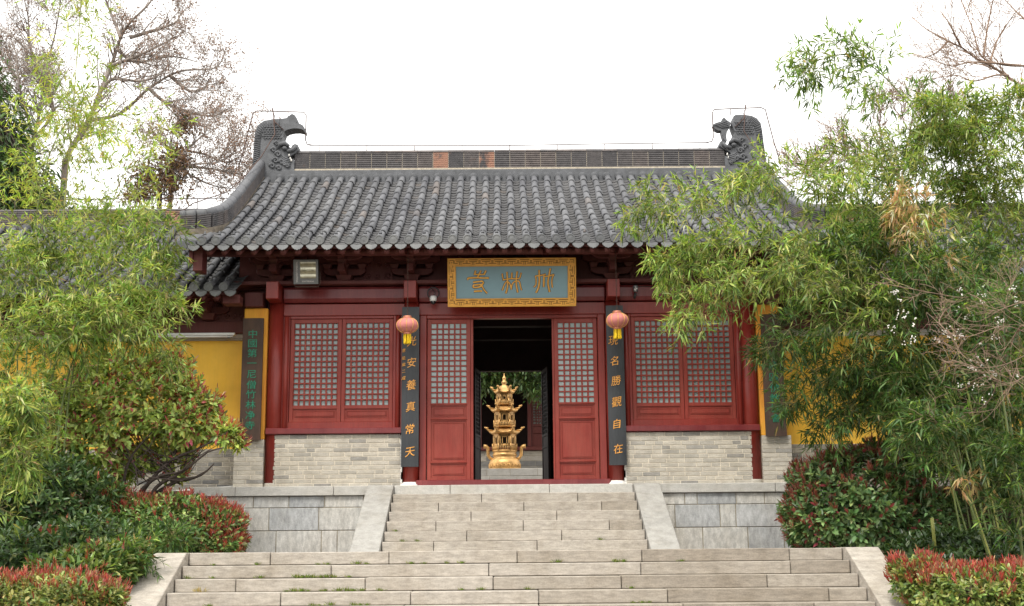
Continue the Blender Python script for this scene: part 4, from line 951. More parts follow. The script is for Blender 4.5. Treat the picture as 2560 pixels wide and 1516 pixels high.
# tube light over the yellow wall
a, b = at(385, 838, 19.42), at(588, 840, 19.42); c = (a+b)/2
t = thing('tube_light', 'long white tube light fixed above the yellow wall', 'light', c); h = (b-a).length/2
mb = MB(); mb.box(-h, h, -0.03, 0.03, -0.005, 0.035); local(t, mb, 'housing', 'whitep', 0.004)
mb = MB(); mb.tube([(-h+0.03, -0.01, -0.022), (h-0.03, -0.01, -0.022)], 0.014, 10); local(t, mb, 'lamp_tube', 'whitep')
mb = MB(); 
for q in (-h*0.55, h*0.85): mb.box(q-0.02, q+0.02, -0.02, 0.02, -0.05, -0.006)
mb.tube([(h*0.9, 0, -0.04), (h+0.05, 0.02, -0.06), (h+0.15, 0.03, -0.04)], 0.006, 5); local(t, mb, 'clip', 'metal')
a, b = at(400, 1233, 19.3), at(590, 1217, 19.36)
mb = MB(); mb.tube([a+(a-b)*0.6+Vector((0, 0, -0.05)), a, b], 0.02, 8)
tag(mb.build('conduit_pipe', 'whitep'), 'thin white pipe lying along the foot of the brick wall', 'pipe')
# ------------------------------------------------------------------ rear courtyard
rt = thing('rear_terrace', 'pale stone terrace front in the rear courtyard seen through the doorway', 'terrace', (0, 28, 0.9))
mb = MB(); z = 0.9; rr = random.Random(6)
bricks(mb, -5, 5, 0.85, 1.845, 28.0, rr, 0.155, 0.6, 0.008, 0.3)
o = mb.build('terrace_front', ['coping', 'joint'], rt, 0.004); o.matrix_parent_inverse = rt.matrix_basis.inverted()
mb = MB(); mb.box(-5, 5, 28.36, 40, 0.8, 1.83); o = mb.build('terrace_floor', 'pave', rt); o.matrix_parent_inverse = rt.matrix_basis.inverted()
rh = thing('rear_hall', 'dark red lattice fronted hall behind the golden incense burner', 'hall', (0, 33, 1.84))
def Q(mb, name, mats, bevel=0, parent=None):
    o = mb.build(name, mats, parent or rh, bevel)
    o.matrix_parent_inverse = rh.matrix_basis.inverted() if parent is None else Matrix.Identity(4); return o
mb = MB(); bricks(mb, -4.5, 4.5, 1.845, 2.64, 33.0, rr, 0.13, 0.5, 0.008); Q(mb, 'brick_dado', ['brickd', 'joint'], 0.003)
mb = MB(); mb.box(-4.5, 4.5, 32.93, 33.2, 2.645, 2.74); mb.box(-4.5, 4.5, 33.0, 33.3, 4.42, 4.8); mb.box(-0.86, -0.74, 33.0, 33.2, 2.745, 4.42); mb.box(0.46, 0.56, 33.0, 33.2, 2.745, 4.42); mb.box(1.46, 1.58, 33.0, 33.2, 2.745, 4.42); Q(mb, 'timber_frame', 'rear', 0.01)
for (x0, x1) in ((0.565, 1.455), (-1.8, -0.865)):
    mb = MB(); y = 33.06; st = 0.05
    mb.box(x0, x0+st, y, y+0.05, 2.75, 4.41); mb.box(x1-st, x1, y, y+0.05, 2.75, 4.41)
    for z0_, z1_ in ((2.75, 2.8), (3.1, 3.15), (3.28, 3.34), (4.33, 4.41)): mb.box(x0+st, x1-st, y+.002, y+0.05, z0_, z1_)
    mb.box(x0+st, x1-st, y+0.02, y+0.04, 2.8, 3.1); mb.box(x0+st, x1-st, y+0.02, y+0.04, 3.15, 3.28)
    lattice(mb, x0+st, x1-st, 3.34, 4.33, 11, 14, y+0.01, 0.03)
    w = Q(mb, 'window', 'rear', 0.003)
    pn = MB(); pn.box(x0+st, x1-st, y+0.042, y+0.048, 3.33, 4.34); Q(pn, 'window_pane', 'pane', parent=w)
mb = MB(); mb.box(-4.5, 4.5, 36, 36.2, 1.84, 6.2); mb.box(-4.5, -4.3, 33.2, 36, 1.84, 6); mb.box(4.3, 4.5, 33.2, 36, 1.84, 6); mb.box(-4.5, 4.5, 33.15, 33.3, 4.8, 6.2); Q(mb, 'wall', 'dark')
mb = MB(); mb.box(-0.75, 0.1, 32.86, 32.95, 4.55, 4.72); Q(mb, 'plaque_edge', 'goldp', 0.01)
mb = MB(); rot = Matrix(((0, 1, 0, 0), (1, 0, 0, 0), (0, 0, 1, 0), (0, 0, 0, 1)))
mb.prism([(31.8, 5.3), (33.3, 6.0), (34.6, 7.4), (35.9, 6.0), (37.3, 5.3), (37.3, 5.2), (34.6, 7.2), (31.8, 5.2)], -5, 5, rot); Q(mb, 'roof', 'tile')  # hidden plain roof slab, added to darken the hall front under its eave
# ------------------------------------------------------------------ pagoda incense burner
bx = at(1262, 1172, 29.0); bx.z = 1.84
ib = thing('incense_burner', 'golden bronze pagoda shaped incense burner framed in the open doorway', 'incense burner', bx)
U = 29.6/3166/3.533
hgt = lambda q: (1312-q)*U
def hexring(mb, prof, c=(0, 0, 0)): mb.lathe(prof, c, 6, math.radians(0), False)
mb = MB(); mb.lathe([(0.30, 0.0), (0.355, 0.012), (0.36, 0.05), (0.355, 0.10), (0.36, 0.17), (0.34, 0.235), (0.30, 0.28), (0.262, 0.30), (0.255, 0.34), (0.275, 0.36), (0.275, 0.39), (0.262, 0.40), (0.262, 0.44), (0.278, 0.455), (0.278, hgt(1138)+0.005), (0.25, hgt(1136)+0.01)], (0, 0, 0), 36)
for i in range(36):
    a = 2*math.pi*i/36; mb.sphere((0.357*math.cos(a), 0.357*math.sin(a), 0.055), 0.012, 6, 4)
for i in range(24):
    a = 2*math.pi*i/24
    mb.tube([(0.36*math.cos(a+0.09*math.sin(t)), 0.36*math.sin(a+0.09*math.sin(t)), 0.12+0.045*math.cos(t*1.7)) for t in range(7)], 0.009, 5)
local(ib, mb, 'basin', 'bronze')
for s in (-1, 1):
    mb = MB(); mb.tube([(s*0.25, 0, 0.285), (s*0.33, 0, 0.30), (s*0.375, 0, 0.37), (s*0.38, 0, 0.47), (s*0.385, 0, 0.54), (s*0.42, 0, 0.57), (s*0.48, 0, 0.575)], [0.03, 0.036, 0.038, 0.038, 0.04, 0.044, 0.05], 8); local(ib, mb, 'handle', 'bronze')
def tier(zr0, zr1, zw0, zw1, zf0, zf1, rr_, rw, rroof, nb):
    """railing, pierced hexagonal wall and upswept roof"""
    t = MB(); R0 = math.radians(30)
    P6 = [(math.cos(R0+math.pi/3*i), math.sin(R0+math.pi/3*i)) for i in range(6)]
    P6 = [(math.cos(math.pi/3*i+math.pi/2+R0), math.sin(math.pi/3*i+math.pi/2+R0)) for i in range(6)]
    t.lathe([(rr_, zr0-0.01), (rr_*1.03, zr0), (rr_*1.03, zr0+0.014), (rr_, zr0+0.02)], (0, 0, 0), 6, math.pi/2+R0, False)
    for i in range(6):
        a, b = Vector((*P6[i], 0)), Vector((*P6[(i+1) % 6], 0))
        t.tube([a*rr_+Vector((0, 0, zr1)), b*rr_+Vector((0, 0, zr1))], 0.011, 5)
        for j in range(7): p = a.lerp(b, j/7)*rr_; t.tube([p+Vector((0, 0, zr0)), p+Vector((0, 0, (zr0+zr1)/2)), p+Vector((0, 0, zr1))], [0.008, 0.012, 0.007], 5)
        t.tube([a*rr_+Vector((0, 0, zr0)), a*rr_+Vector((0, 0, zr1+0.05))], 0.015, 6)
    rail = local(ib, t, 'railing', 'bronze')
    t = MB()
    for i in range(6):
        a, b = Vector((*P6[i], 0))*rw, Vector((*P6[(i+1) % 6], 0))*rw
        t.tube([a+Vector((0, 0, zw0)), a+Vector((0, 0, zw1))], 0.02, 7)
        for f0, f1, z0_, z1_ in ((0.06, 0.16, zw0, zw1), (0.26, 0.34, zw0, zw1), (0.66, 0.74, zw0, zw1), (0.84, 0.94, zw0, zw1), (0.06, 0.94, zw1-0.055, zw1), (0.06, 0.94, zw0, zw0+0.03), (0.34, 0.66, zw1-0.085, zw1-0.05)):
            p, q = a.lerp(b, f0), a.lerp(b, f1); n_ = (a+b).normalized()*0.012
            t.add([p-n_+Vector((0, 0, z0_)), q-n_+Vector((0, 0, z0_)), q+n_+Vector((0, 0, z0_)), p+n_+Vector((0, 0, z0_)), p-n_+Vector((0, 0, z1_)), q-n_+Vector((0, 0, z1_)), q+n_+Vector((0, 0, z1_)), p+n_+Vector((0, 0, z1_))], [(0, 3, 2, 1), (4, 5, 6, 7), (0, 1, 5, 4), (1, 2, 6, 5), (2, 3, 7, 6), (3, 0, 4, 7)], False)
    w = local(ib, t, 'tier_wall', 'bronze')
    t = MB(); t.lathe([(rw*0.82, zw0-0.02), (rw*0.82, zw1)], (0, 0, 0), 6, math.pi/2+R0, False) if False else t.lathe([(rw*0.35, zw0), (rw*0.35, zw1)], (0, 0, 0), 6, 0, False)
    t.lathe([(rw*1.05, zw0-0.012), (rw*1.05, zw0-0.002)], (0, 0, 0), 6, math.pi/2+R0, False); local(ib, t, 'tier_core', 'bronzed', parent=w)
    # roof: hexagonal, concave, corners lifted
    t = MB(); n = 72; vs = []; m = 8
    for i in range(m+1):
        f = i/m
        for j in range(n):
            th = 2*math.pi*j/n; ph = ((th-(math.pi/2+R0)) % (math.pi/3))-math.pi/6
            hexf = math.cos(math.pi/6)/math.cos(ph); cn = (abs(ph)/(math.pi/6))**4
            r = rw*0.55+(rroof-rw*0.55)*f
            rp = r*(hexf*(1+0.06*cn*f)); z = zf1-(zf1-zf0)*(1-(1-f)**1.6)+0.05*cn*f*f+0.005*math.cos(th*36)*(0.3+f)
            vs.append((rp*math.cos(th), rp*math.sin(th), z))
    for j in range(n): x, y_, z = vs[m*n+j]; vs.append((x*0.97, y_*0.97, z-0.03))
    for j in range(n): th = 2*math.pi*j/n; vs.append((rw*1.0*math.cos(th), rw*1.0*math.sin(th), zw1-0.005))
    t.add(vs, [(i*n+j, i*n+(j+1) % n, (i+1)*n+(j+1) % n, (i+1)*n+j) for i in range(m+2) for j in range(n)], True)
    t.lathe([(rw*1.02, zw1-0.01), (rw*1.3, zw1+0.02), (rw*1.34, zw1+0.035)], (0, 0, 0), 6, math.pi/2+R0, False)
    for i in range(6):
        a = Vector((*P6[i], 0)); q = rroof*1.04
        t.tube([a*(q*0.75)+Vector((0, 0, zf0+0.045)), a*q+Vector((0, 0, zf0+0.05)), a*(q*1.08)+Vector((0, 0, zf0+0.085)), a*(q*1.0)+Vector((0, 0, zf0+0.11))], [0.018, 0.024, 0.022, 0.012], 7)
        t.sphere(a*(q*1.1)+Vector((0, 0, zf0+0.10)), (0.035, 0.03, 0.026), 7, 5); t.sphere(a*(q*1.2)+Vector((0, 0, zf0+0.115)), (0.022, 0.02, 0.018), 6, 4)
    local(ib, t, 'tier_roof', 'bronze')
tier(hgt(1135), hgt(1092), hgt(1088), hgt(990), hgt(975), hgt(935), 0.275, 0.245, 0.355, 8)
tier(hgt(928), hgt(888), hgt(884), hgt(795), hgt(785), hgt(742), 0.240, 0.213, 0.315, 8)
tier(hgt(735), hgt(706), hgt(702), hgt(635), hgt(625), hgt(570), 0.200, 0.165, 0.245, 7)
mb = MB(); mb.lathe([(0.085, hgt(585)), (0.075, hgt(570)), (0.05, hgt(565)), (0.045, hgt(560)), (0.062, hgt(545)), (0.062, hgt(537)), (0.04, hgt(523)), (0.025, hgt(520)), (0.044, hgt(508)), (0.04, hgt(498)), (0.018, hgt(485)), (0.010, hgt(472)), (0.003, hgt(458))], (0, 0, 0), 20); local(ib, mb, 'finial', 'bronze')
# ------------------------------------------------------------------ vegetation
def catmull(P, n):
    P = [np.array(p, float) for p in P]; out = []
    m = len(P)-1
    for q in range(n+1):
        f = q/n*m; i = min(int(f), m-1); t = f-i
        p0, p1, p2, p3 = P[max(0, i-1)], P[i], P[i+1], P[min(m, i+2)]
        out.append(0.5*((2*p1)+(-p0+p2)*t+(2*p0-5*p1+4*p2-p3)*t*t+(-p0+3*p1-3*p2+p3)*t**3))
    return np.array(out)
def nrmz(a): return a/np.maximum(np.linalg.norm(a, axis=-1, keepdims=True), 1e-9)
def leaf_object(name, pos, d, up, L, Wd, cols, mat, parent, broad=False, droop=0.2, fold=0.25, origin=(0, 0, 0)):
    """every leaf a folded blade of its own: pointed for bamboo, oval for the broad-leaved shrubs"""
    n = len(pos); d = nrmz(d); s = nrmz(np.cross(d, up)); u = np.cross(s, d)
    L = L[:, None]; Wd = Wd[:, None]; dz = np.zeros((n, 3)); dz[:, 2] = -1
    if not broad:
        st = 0.38; c = pos+d*L*st+dz*L*droop*st*st
        V = np.stack([pos, c+s*Wd*0.5+u*Wd*fold, c, c-s*Wd*0.5+u*Wd*fold, pos+d*L+dz*L*droop], 1)
        F = np.array([[0, 2, 1], [0, 3, 2], [1, 2, 4], [2, 3, 4]]); k = 5
    else:
        a, b = 0.33, 0.70; ca = pos+d*L*a+dz*L*droop*a*a; cb = pos+d*L*b+dz*L*droop*b*b
        V = np.stack([pos, ca+s*Wd*0.46+u*Wd*fold, ca, ca-s*Wd*0.46+u*Wd*fold, cb+s*Wd*0.40+u*Wd*fold*.8, cb, cb-s*Wd*0.40+u*Wd*fold*.8, pos+d*L+dz*L*droop], 1)
        F = np.array([[0, 2, 1], [0, 3, 2], [1, 2, 5], [1, 5, 4], [2, 3, 6], [2, 6, 5], [4, 5, 7], [5, 6, 7]]); k = 8
    V = V.reshape(-1, 3)-np.array(origin); f = (F[None]+(np.arange(n)*k)[:, None, None]).reshape(-1, 3)
    me = bpy.data.meshes.new(name); me.vertices.add(len(V)); me.vertices.foreach_set('co', V.astype(np.float32).ravel())
    me.loops.add(f.size); me.loops.foreach_set('vertex_index', f.astype(np.int32).ravel())
    me.polygons.add(len(f)); me.polygons.foreach_set('loop_start', np.arange(0, f.size, 3, dtype=np.int32))
    a = me.attributes.new('col', 'FLOAT_COLOR', 'POINT'); cc = np.ones((n, k, 4), np.float32); cc[:, :, :3] = cols[:, None, :]; a.data.foreach_set('color', cc.ravel())
    me.materials.append(M[mat]); me.update(); me.validate()
    o = bpy.data.objects.new(name, me); C.objects.link(o); o.parent = parent; return o
def palette(rng, n, pal):
    """pal: (weight, colour) pairs; each leaf gets its own shade"""
    w = np.array([p[0] for p in pal], float); idx = rng.choice(len(pal), n, p=w/w.sum())
    c = np.array([p[1] for p in pal])[idx]
    return c*np.exp(rng.normal(0, 0.22, (n, 1)))*np.exp(rng.normal(0, 0.08, (n, 3)))
G_DARK, G_MID, G_LITE, G_YEL, G_DRY = (0.07, 0.125, 0.03), (0.145, 0.24, 0.052), (0.27, 0.37, 0.09), (0.41, 0.46, 0.14), (0.55, 0.40, 0.2)
PAL_R = [(2, G_DARK), (4, G_MID), (5, G_LITE), (2.2, G_YEL), (0.15, G_DRY)]
PAL_RT = [(3, G_DARK), (6, G_MID), (3, G_LITE), (0.2, G_DRY)]
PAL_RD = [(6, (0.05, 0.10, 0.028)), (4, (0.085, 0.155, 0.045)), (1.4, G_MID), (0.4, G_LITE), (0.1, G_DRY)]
PAL_DD = [(6, (0.04, 0.08, 0.024)), (3, (0.07, 0.125, 0.038)), (0.6, G_MID)]  # shade deep in the thicket put into darker leaf colours
PAL_L = [(1.4, G_DARK), (4, G_MID), (5.5, G_LITE), (2.2, G_YEL), (0.3, G_DRY)]
PAL_LT = [(0.5, G_MID), (5, (0.29, 0.41, 0.08)), (3, (0.42, 0.49, 0.11)), (0.3, G_DRY)]
PAL_DRY = [(4, (0.52, 0.33, 0.16)), (3, (0.56, 0.41, 0.24)), (1.2, G_LITE)]
def bamboo(label, ctrl, Y, r0=0.0125, s0=0.3, nb=44, bl=0.85, L=0.135, W=0.021, pal=PAL_R, seed=1, twigs=10, culm='culm', droop=0.3, group='bamboo culms right of the stairs', dY=0.0, nl=5, updir=0.3, base=None):
    rng = np.random.default_rng(seed); nb = int(nb*(1.3 if 'right' in group else 0.78))
    Ys = Y if isinstance(Y, (list, tuple)) else [Y+dY*i/(len(ctrl)-1) for i in range(len(ctrl))]
    P = [np.array(at(u, v, y)) for (u, v), y in zip(ctrl, Ys)]
    b = P[0].copy(); gz = ground_h(b[0], b[1])-0.03
    if b[2] > gz+0.15: P = [np.array([b[0]+(b[0]-P[1][0])*0.12, b[1], gz])]+P
    else: P[0][2] = gz
    N = 46; cv = catmull(P, N); seg = np.linalg.norm(np.diff(cv, axis=0), axis=1); tot = seg.sum()
    root = thing('bamboo', label, 'bamboo', tuple(cv[0]), group)
    og = cv[0]
    mb = MB(); pts = []; rad = []; ln = 0
    for i, p in enumerate(cv):
        rr = r0*(1-0.82*(i/N)**1.2)
        pts.append(p-og); rad.append(rr*(1.0 if i % 2 else 1.12))
    mb.tube(pts, rad, 7); mb.build('culm', culm, root)
    br = MB(); lp, ld, lt = [], [], []
    for q in range(nb):
        g3 = q//3*3; s = min(1, s0+(1-s0)*((g3+1.5)/nb)+rng.normal(0, .006)); tint = math.exp(rng.normal(0, .3)); f = s*N; i = min(int(f), N-1); o = cv[i]+(cv[i+1]-cv[i])*(f-i); tg = nrmz(cv[i+1]-cv[i])
        rd = rng.normal(0, 1, 3); rd -= tg*rd.dot(tg); rd = nrmz(rd)
        dr = nrmz(rd*0.75+tg*0.55+np.array([0, 0, updir*rng.uniform(0.2, 1)]))
        le = bl*(1-0.5*max(0, (s-s0)/(1-s0)))*rng.uniform(0.45, 1.1)
        T = np.linspace(0, 1, 6); path = o+dr*le*T[:, None]+np.array([0, 0, -1])*(le*0.32*droop/0.3*0.8*T**2)[:, None]
        br.tube([p-og for p in path], [0.0035, 0.003, 0.0026, 0.002, 0.0016, 0.0012], 3, cap=False)
        for w in range(twigs):
            t = rng.uniform(0.25, 1.0) if w else 1.0
            pp = o+dr*le*t+np.array([0, 0, -1])*le*0.32*droop/0.3*0.8*t*t; dd = dr+np.array([0, 0, -1])*0.64*t*droop/0.3*0.8
            td = nrmz(nrmz(dd)+rng.normal(0, 0.7, 3)); tl = rng.uniform(0.08, 0.24)
            e = pp+td*tl+np.array([0, 0, -0.03]); br.tube([pp-og, e-og], [0.0018, 0.001], 3, cap=False)
            k = rng.integers(max(2, nl-1), nl+3)
            for m in range(k):
                a = e if m < 3 else pp+(e-pp)*rng.uniform(0.3, 0.9)
                lt.append(tint); lp.append(a); ld.append(nrmz(td*0.8+rng.normal(0, 0.55, 3)+np.array([0, 0, -droop*rng.uniform(-0.5, 1.4)])))
    br.build('branches', 'branch' if culm != 'twig' else 'twig', root)
    lp, ld = np.array(lp), np.array(ld); n = len(lp)
    up = np.array([0, 0, 1.0])+rng.normal(0, 0.45, (n, 3))
    sc = rng.uniform(0.6, 1.25, n)
    leaf_object('foliage', lp, ld, up, L*sc, W*sc**0.5*rng.uniform(0.8, 1.2, n), np.minimum(palette(rng, n, pal)*np.array(lt)[:, None], 0.6), 'leaf', root, False, 0.13, 0.22, og)
    return root
RB = [  # label, control points (photo pixels), depth, settings
 ('tall bamboo arching high over the white sky, drooping dark green tip', [(2490, 1350), (2445, 800), (2369, 434), (2255, 240), (2130, 140), (2010, 165)], 17, dict(s0=.55, nb=34, bl=.8, pal=PAL_RT, L=.175, W=.026, r0=.017, seed=2, twigs=8, nl=4)),
 ('bamboo reaching furthest left across the gate roof tiles', [(2440, 1330), (2330, 900), (2140, 720), (1880, 565), (1720, 500), (1600, 500)], 15.2, dict(s0=.38, nb=40, bl=.72, seed=3, droop=.38)),
 ('bamboo spray hanging in front of the right window lattice', [(2470, 1340), (2350, 950), (2150, 770), (1930, 680), (1790, 710), (1715, 800)], 14.8, dict(s0=.38, nb=34, bl=.62, seed=4, droop=.42)),
 ('bamboo spray just under the eave above the right window', [(2400, 1320), (2300, 900), (2120, 700), (1900, 620), (1760, 620), (1670, 660)], 15.0, dict(s0=.4, nb=46, bl=.6, seed=5, droop=.38)),
 ('bamboo drooping before the red end column', [(2450, 1340), (2330, 1000), (2180, 850), (2070, 800), (1980, 820), (1925, 890)], 15.0, dict(s0=.36, nb=32, bl=.55, seed=6, pal=PAL_RD)),
 ('bamboo drooping over the half hidden name board', [(2420, 1340), (2320, 1050), (2200, 920), (2110, 900), (2035, 930), (1990, 1010)], 15.4, dict(s0=.34, nb=30, bl=.5, seed=7, pal=PAL_RD)),
 ('bamboo crossing the foot of the hanging ridge', [(2500, 1330), (2400, 800), (2220, 560), (2040, 460), (1930, 430), (1840, 440)], 15.6, dict(s0=.45, nb=30, bl=.6, seed=8)),
 ('light green bamboo leaning over the side hall roof', [(2540, 1330), (2460, 760), (2340, 480), (2220, 390), (2130, 390), (2060, 450)], 16.0, dict(s0=.42, nb=32, bl=.7, seed=9, pal=PAL_R)),
 ('upright bamboo with bright crown below the bare branches', [(2590, 1330), (2540, 700), (2470, 400), (2400, 290), (2330, 290)], 16.2, dict(s0=.38, nb=58, bl=.85, seed=10, pal=PAL_R)),
 ('bamboo at the edge of the picture, tallest of the right thicket', [(2650, 1330), (2620, 700), (2580, 380), (2540, 250)], 16.0, dict(s0=.3, nb=64, bl=.95, seed=11)),
 ('bamboo with dark leaves in the middle of the right thicket', [(2480, 1330), (2400, 900), (2310, 700), (2200, 620), (2110, 640)], 15.5, dict(s0=.32, nb=64, bl=.8, seed=12, pal=PAL_RD)),
 ('bamboo in front of the yellow wall behind the round bush', [(2430, 1330), (2370, 1050), (2300, 930), (2200, 900), (2120, 960)], 16.0, dict(s0=.3, nb=38, bl=.75, seed=13, pal=PAL_RD)),
 ('bamboo leaning out behind the white seeded twigs', [(2560, 1330), (2500, 900), (2420, 720), (2330, 680), (2250, 740)], 15.0, dict(s0=.3, nb=64, bl=.85, seed=14, pal=PAL_RD)),
 ('dense bamboo beside the white seeded twigs', [(2600, 1330), (2570, 900), (2520, 740), (2450, 680)], 15.6, dict(s0=.25, nb=64, bl=.95, seed=15, pal=PAL_RD)),
 ('low dark bamboo behind the right round bush', [(2500, 1360), (2440, 1120), (2380, 1010), (2300, 990), (2230, 1040)], 15.2, dict(s0=.3, nb=50, bl=.7, seed=16, pal=PAL_RD)),
 ('bamboo with a thick bright culm bare at its foot', [(2556, 1390), (2520, 1085), (2481, 865), (2440, 760)], 13.6, dict(s0=.62, nb=26, bl=.6, seed=17, r0=.019, culm='culm', pal=PAL_RD)),
 ('low bamboo spray hanging above the dark ground', [(2481, 1425), (2420, 1230), (2370, 1090), (2300, 1060)], 13.8, dict(s0=.35, nb=28, bl=.55, seed=18, pal=PAL_RD)),
 ('bamboo sprig low at the right edge above the red hedge', [(2600, 1420), (2560, 1250), (2520, 1130)], 13.4, dict(s0=.2, nb=26, bl=.55, seed=19, pal=PAL_RD)),
 ('bamboo filling the gap between roof and thicket', [(2520, 1330), (2430, 850), (2330, 620), (2230, 520), (2150, 540)], 16.4, dict(s0=.36, nb=44, bl=.8, seed=20, pal=PAL_R)),
 ('bamboo at the right edge level with the straw coloured dead leaves', [(2620, 1330), (2560, 800), (2500, 560), (2430, 450)], 16.6, dict(s0=.34, nb=60, bl=.95, seed=21, pal=PAL_R)),
 ('dark bamboo deep in the right thicket', [(2640, 1350), (2600, 1000), (2560, 850), (2490, 830)], 16.4, dict(s0=.12, nb=60, bl=.95, seed=22, pal=PAL_RD)),
 ('dark low bamboo deep behind the bare culms', [(2580, 1390), (2530, 1180), (2470, 1080), (2390, 1100)], 16.6, dict(s0=.15, nb=60, bl=.9, seed=23, pal=PAL_RD)),
 ('bamboo hanging lowest in front of the brick pier', [(2460, 1340), (2340, 1060), (2230, 990), (2130, 1000), (2060, 1060)], 15.6, dict(s0=.34, nb=30, bl=.55, seed=24, pal=PAL_RD)),
 ('fresh green bamboo filling the upper right edge under the bare branches', [(2640, 1330), (2590, 760), (2540, 430), (2470, 310), (2400, 330)], 16.8, dict(s0=.42, nb=32, bl=.95, seed=33)),
 ('fresh green bamboo between the arching tip and the right edge', [(2560, 1330), (2500, 760), (2420, 470), (2330, 370), (2250, 400)], 16.8, dict(s0=.42, nb=26, bl=.8, seed=34)),
 ('fresh green bamboo over the right side hall ridge', [(2580, 1330), (2530, 820), (2440, 580), (2340, 490), (2240, 500)], 16.4, dict(s0=.4, nb=20, bl=.75, seed=35)),
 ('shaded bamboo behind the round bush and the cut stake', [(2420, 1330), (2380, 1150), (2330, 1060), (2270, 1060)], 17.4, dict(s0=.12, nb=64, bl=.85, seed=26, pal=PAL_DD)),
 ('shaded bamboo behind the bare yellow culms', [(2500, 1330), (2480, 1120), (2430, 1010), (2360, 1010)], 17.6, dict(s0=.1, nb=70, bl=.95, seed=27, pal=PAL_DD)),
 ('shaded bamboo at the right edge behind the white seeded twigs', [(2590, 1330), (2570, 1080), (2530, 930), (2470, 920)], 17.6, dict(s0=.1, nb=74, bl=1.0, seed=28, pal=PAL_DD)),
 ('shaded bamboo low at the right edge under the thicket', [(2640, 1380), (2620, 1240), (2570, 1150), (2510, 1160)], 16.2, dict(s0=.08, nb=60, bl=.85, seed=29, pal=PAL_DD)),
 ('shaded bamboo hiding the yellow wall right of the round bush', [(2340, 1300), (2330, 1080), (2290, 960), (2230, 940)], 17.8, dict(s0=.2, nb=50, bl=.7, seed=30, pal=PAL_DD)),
 ('bamboo covering the side hall eave beside the gate', [(2470, 1340), (2370, 900), (2230, 700), (2090, 620), (1990, 610)], 15.8, dict(s0=.36, nb=44, bl=.75, seed=25)),
]
for lab, c, Y, kw in RB: bamboo(lab, c, Y, **kw)
bamboo('dead bamboo with straw coloured leaves against the side roof ridge', [(2500, 1340), (2400, 900), (2330, 620), (2290, 520), (2250, 490)], 15.0, s0=.55, nb=24, bl=.55, L=.14, W=.024, pal=PAL_DRY, seed=31, twigs=5, culm='culmy', droop=.8)
bamboo('thin bamboo with one straw coloured dry leaf cluster', [(2492, 1420), (2440, 1280), (2415, 1190)], 13.6, s0=.9, nb=4, bl=.22, L=.13, W=.028, pal=[(1, (0.5, 0.34, 0.16))], seed=32, twigs=3, culm='culmy', droop=.9, r0=.011)
LG = 'bamboo culms left of the stairs'
LBM = [
 ('tallest yellow green bamboo before the bare trees', [(120, 1000), (150, 640), (170, 420), (188, 200), (203, 0), (206, -140)], 17.2, dict(s0=.3, nb=135, bl=1.4, pal=PAL_LT, seed=41, culm='culmy', twigs=7, nl=4, droop=.22, updir=.6)),
 ('thin yellow bamboo leaning right across the side roof ridge', [(210, 980), (250, 640), (290, 480), (335, 400), (385, 310)], 17, dict(s0=.34, nb=72, bl=1.05, pal=PAL_LT, seed=42, culm='culmy', twigs=4, nl=4, r0=.012, droop=.22)),
 ('bamboo leaning right in front of the side roof eave', [(190, 1020), (230, 700), (290, 560), (360, 545), (420, 600)], 16.4, dict(s0=.36, nb=36, bl=.6, seed=43)),
 ('bamboo with drooping tip beside the tube light', [(170, 1020), (215, 780), (280, 690), (370, 700), (430, 780)], 16.0, dict(s0=.33, nb=40, bl=.5, seed=44)),
 ('bamboo drooping onto the reddish shrub', [(150, 1050), (200, 860), (280, 790), (360, 810), (430, 890)], 15.8, dict(s0=.3, nb=38, bl=.45, seed=45)),
 ('bamboo standing before the left side roof', [(100, 1050), (130, 740), (190, 590), (270, 545)], 16.6, dict(s0=.32, nb=40, bl=.8, seed=46)),
 ('bamboo at the left edge below the evergreen', [(40, 1050), (50, 760), (90, 640), (160, 610)], 16.4, dict(s0=.28, nb=40, bl=.85, seed=47, pal=PAL_R)),
 ('bamboo on the left edge with long branches', [(-30, 1080), (-20, 800), (20, 680), (80, 660)], 16.0, dict(s0=.26, nb=58, bl=.9, seed=48, pal=PAL_R)),
 ('bamboo in the middle of the left thicket', [(110, 1080), (150, 880), (230, 790), (310, 790)], 15.6, dict(s0=.26, nb=56, bl=.75, seed=49)),
 ('bamboo low in the left thicket above the shrub', [(0, 1100), (30, 900), (100, 820), (190, 830)], 15.4, dict(s0=.22, nb=56, bl=.8, seed=50, pal=PAL_R)),
 ('foreground bamboo spray at the left edge', [(-60, 1400), (-45, 1120), (0, 1010), (70, 1000)], 13.2, dict(s0=.42, nb=44, bl=.55, seed=51, pal=PAL_R)),
 ('foreground bamboo hanging low at the left edge', [(-90, 1420), (-60, 1230), (0, 1130), (70, 1140)], 13.0, dict(s0=.35, nb=40, bl=.5, seed=52, pal=PAL_R)),
 ('bamboo rising beside the tallest left culm', [(60, 1040), (80, 640), (110, 440), (150, 330), (210, 280)], 17.4, dict(s0=.38, nb=80, bl=1.2, pal=PAL_LT, seed=53, twigs=7, nl=4, droop=.22)),
 ('bamboo hanging over the left roof tiles', [(230, 1020), (280, 740), (320, 640), (375, 640), (410, 700)], 16.6, dict(s0=.36, nb=28, bl=.5, seed=54)),
 ('small bamboo sprouting beside the stair cheek', [(240, 1480), (255, 1420), (300, 1385), (345, 1380)], 13.9, dict(s0=.15, nb=22, bl=.35, L=.12, seed=55, r0=.007, pal=PAL_RD)),
 ('small bamboo tuft under the clipped hedge', [(430, 1400), (425, 1370), (440, 1340)], 15.4, dict(s0=.1, nb=20, bl=.35, L=.12, seed=56, r0=.007, pal=PAL_RD)),
 ('dark bamboo behind the left shrubs', [(60, 1250), (70, 1130), (110, 1040), (180, 1020)], 16.6, dict(s0=.1, nb=46, bl=.75, seed=57, pal=PAL_RD)),
]
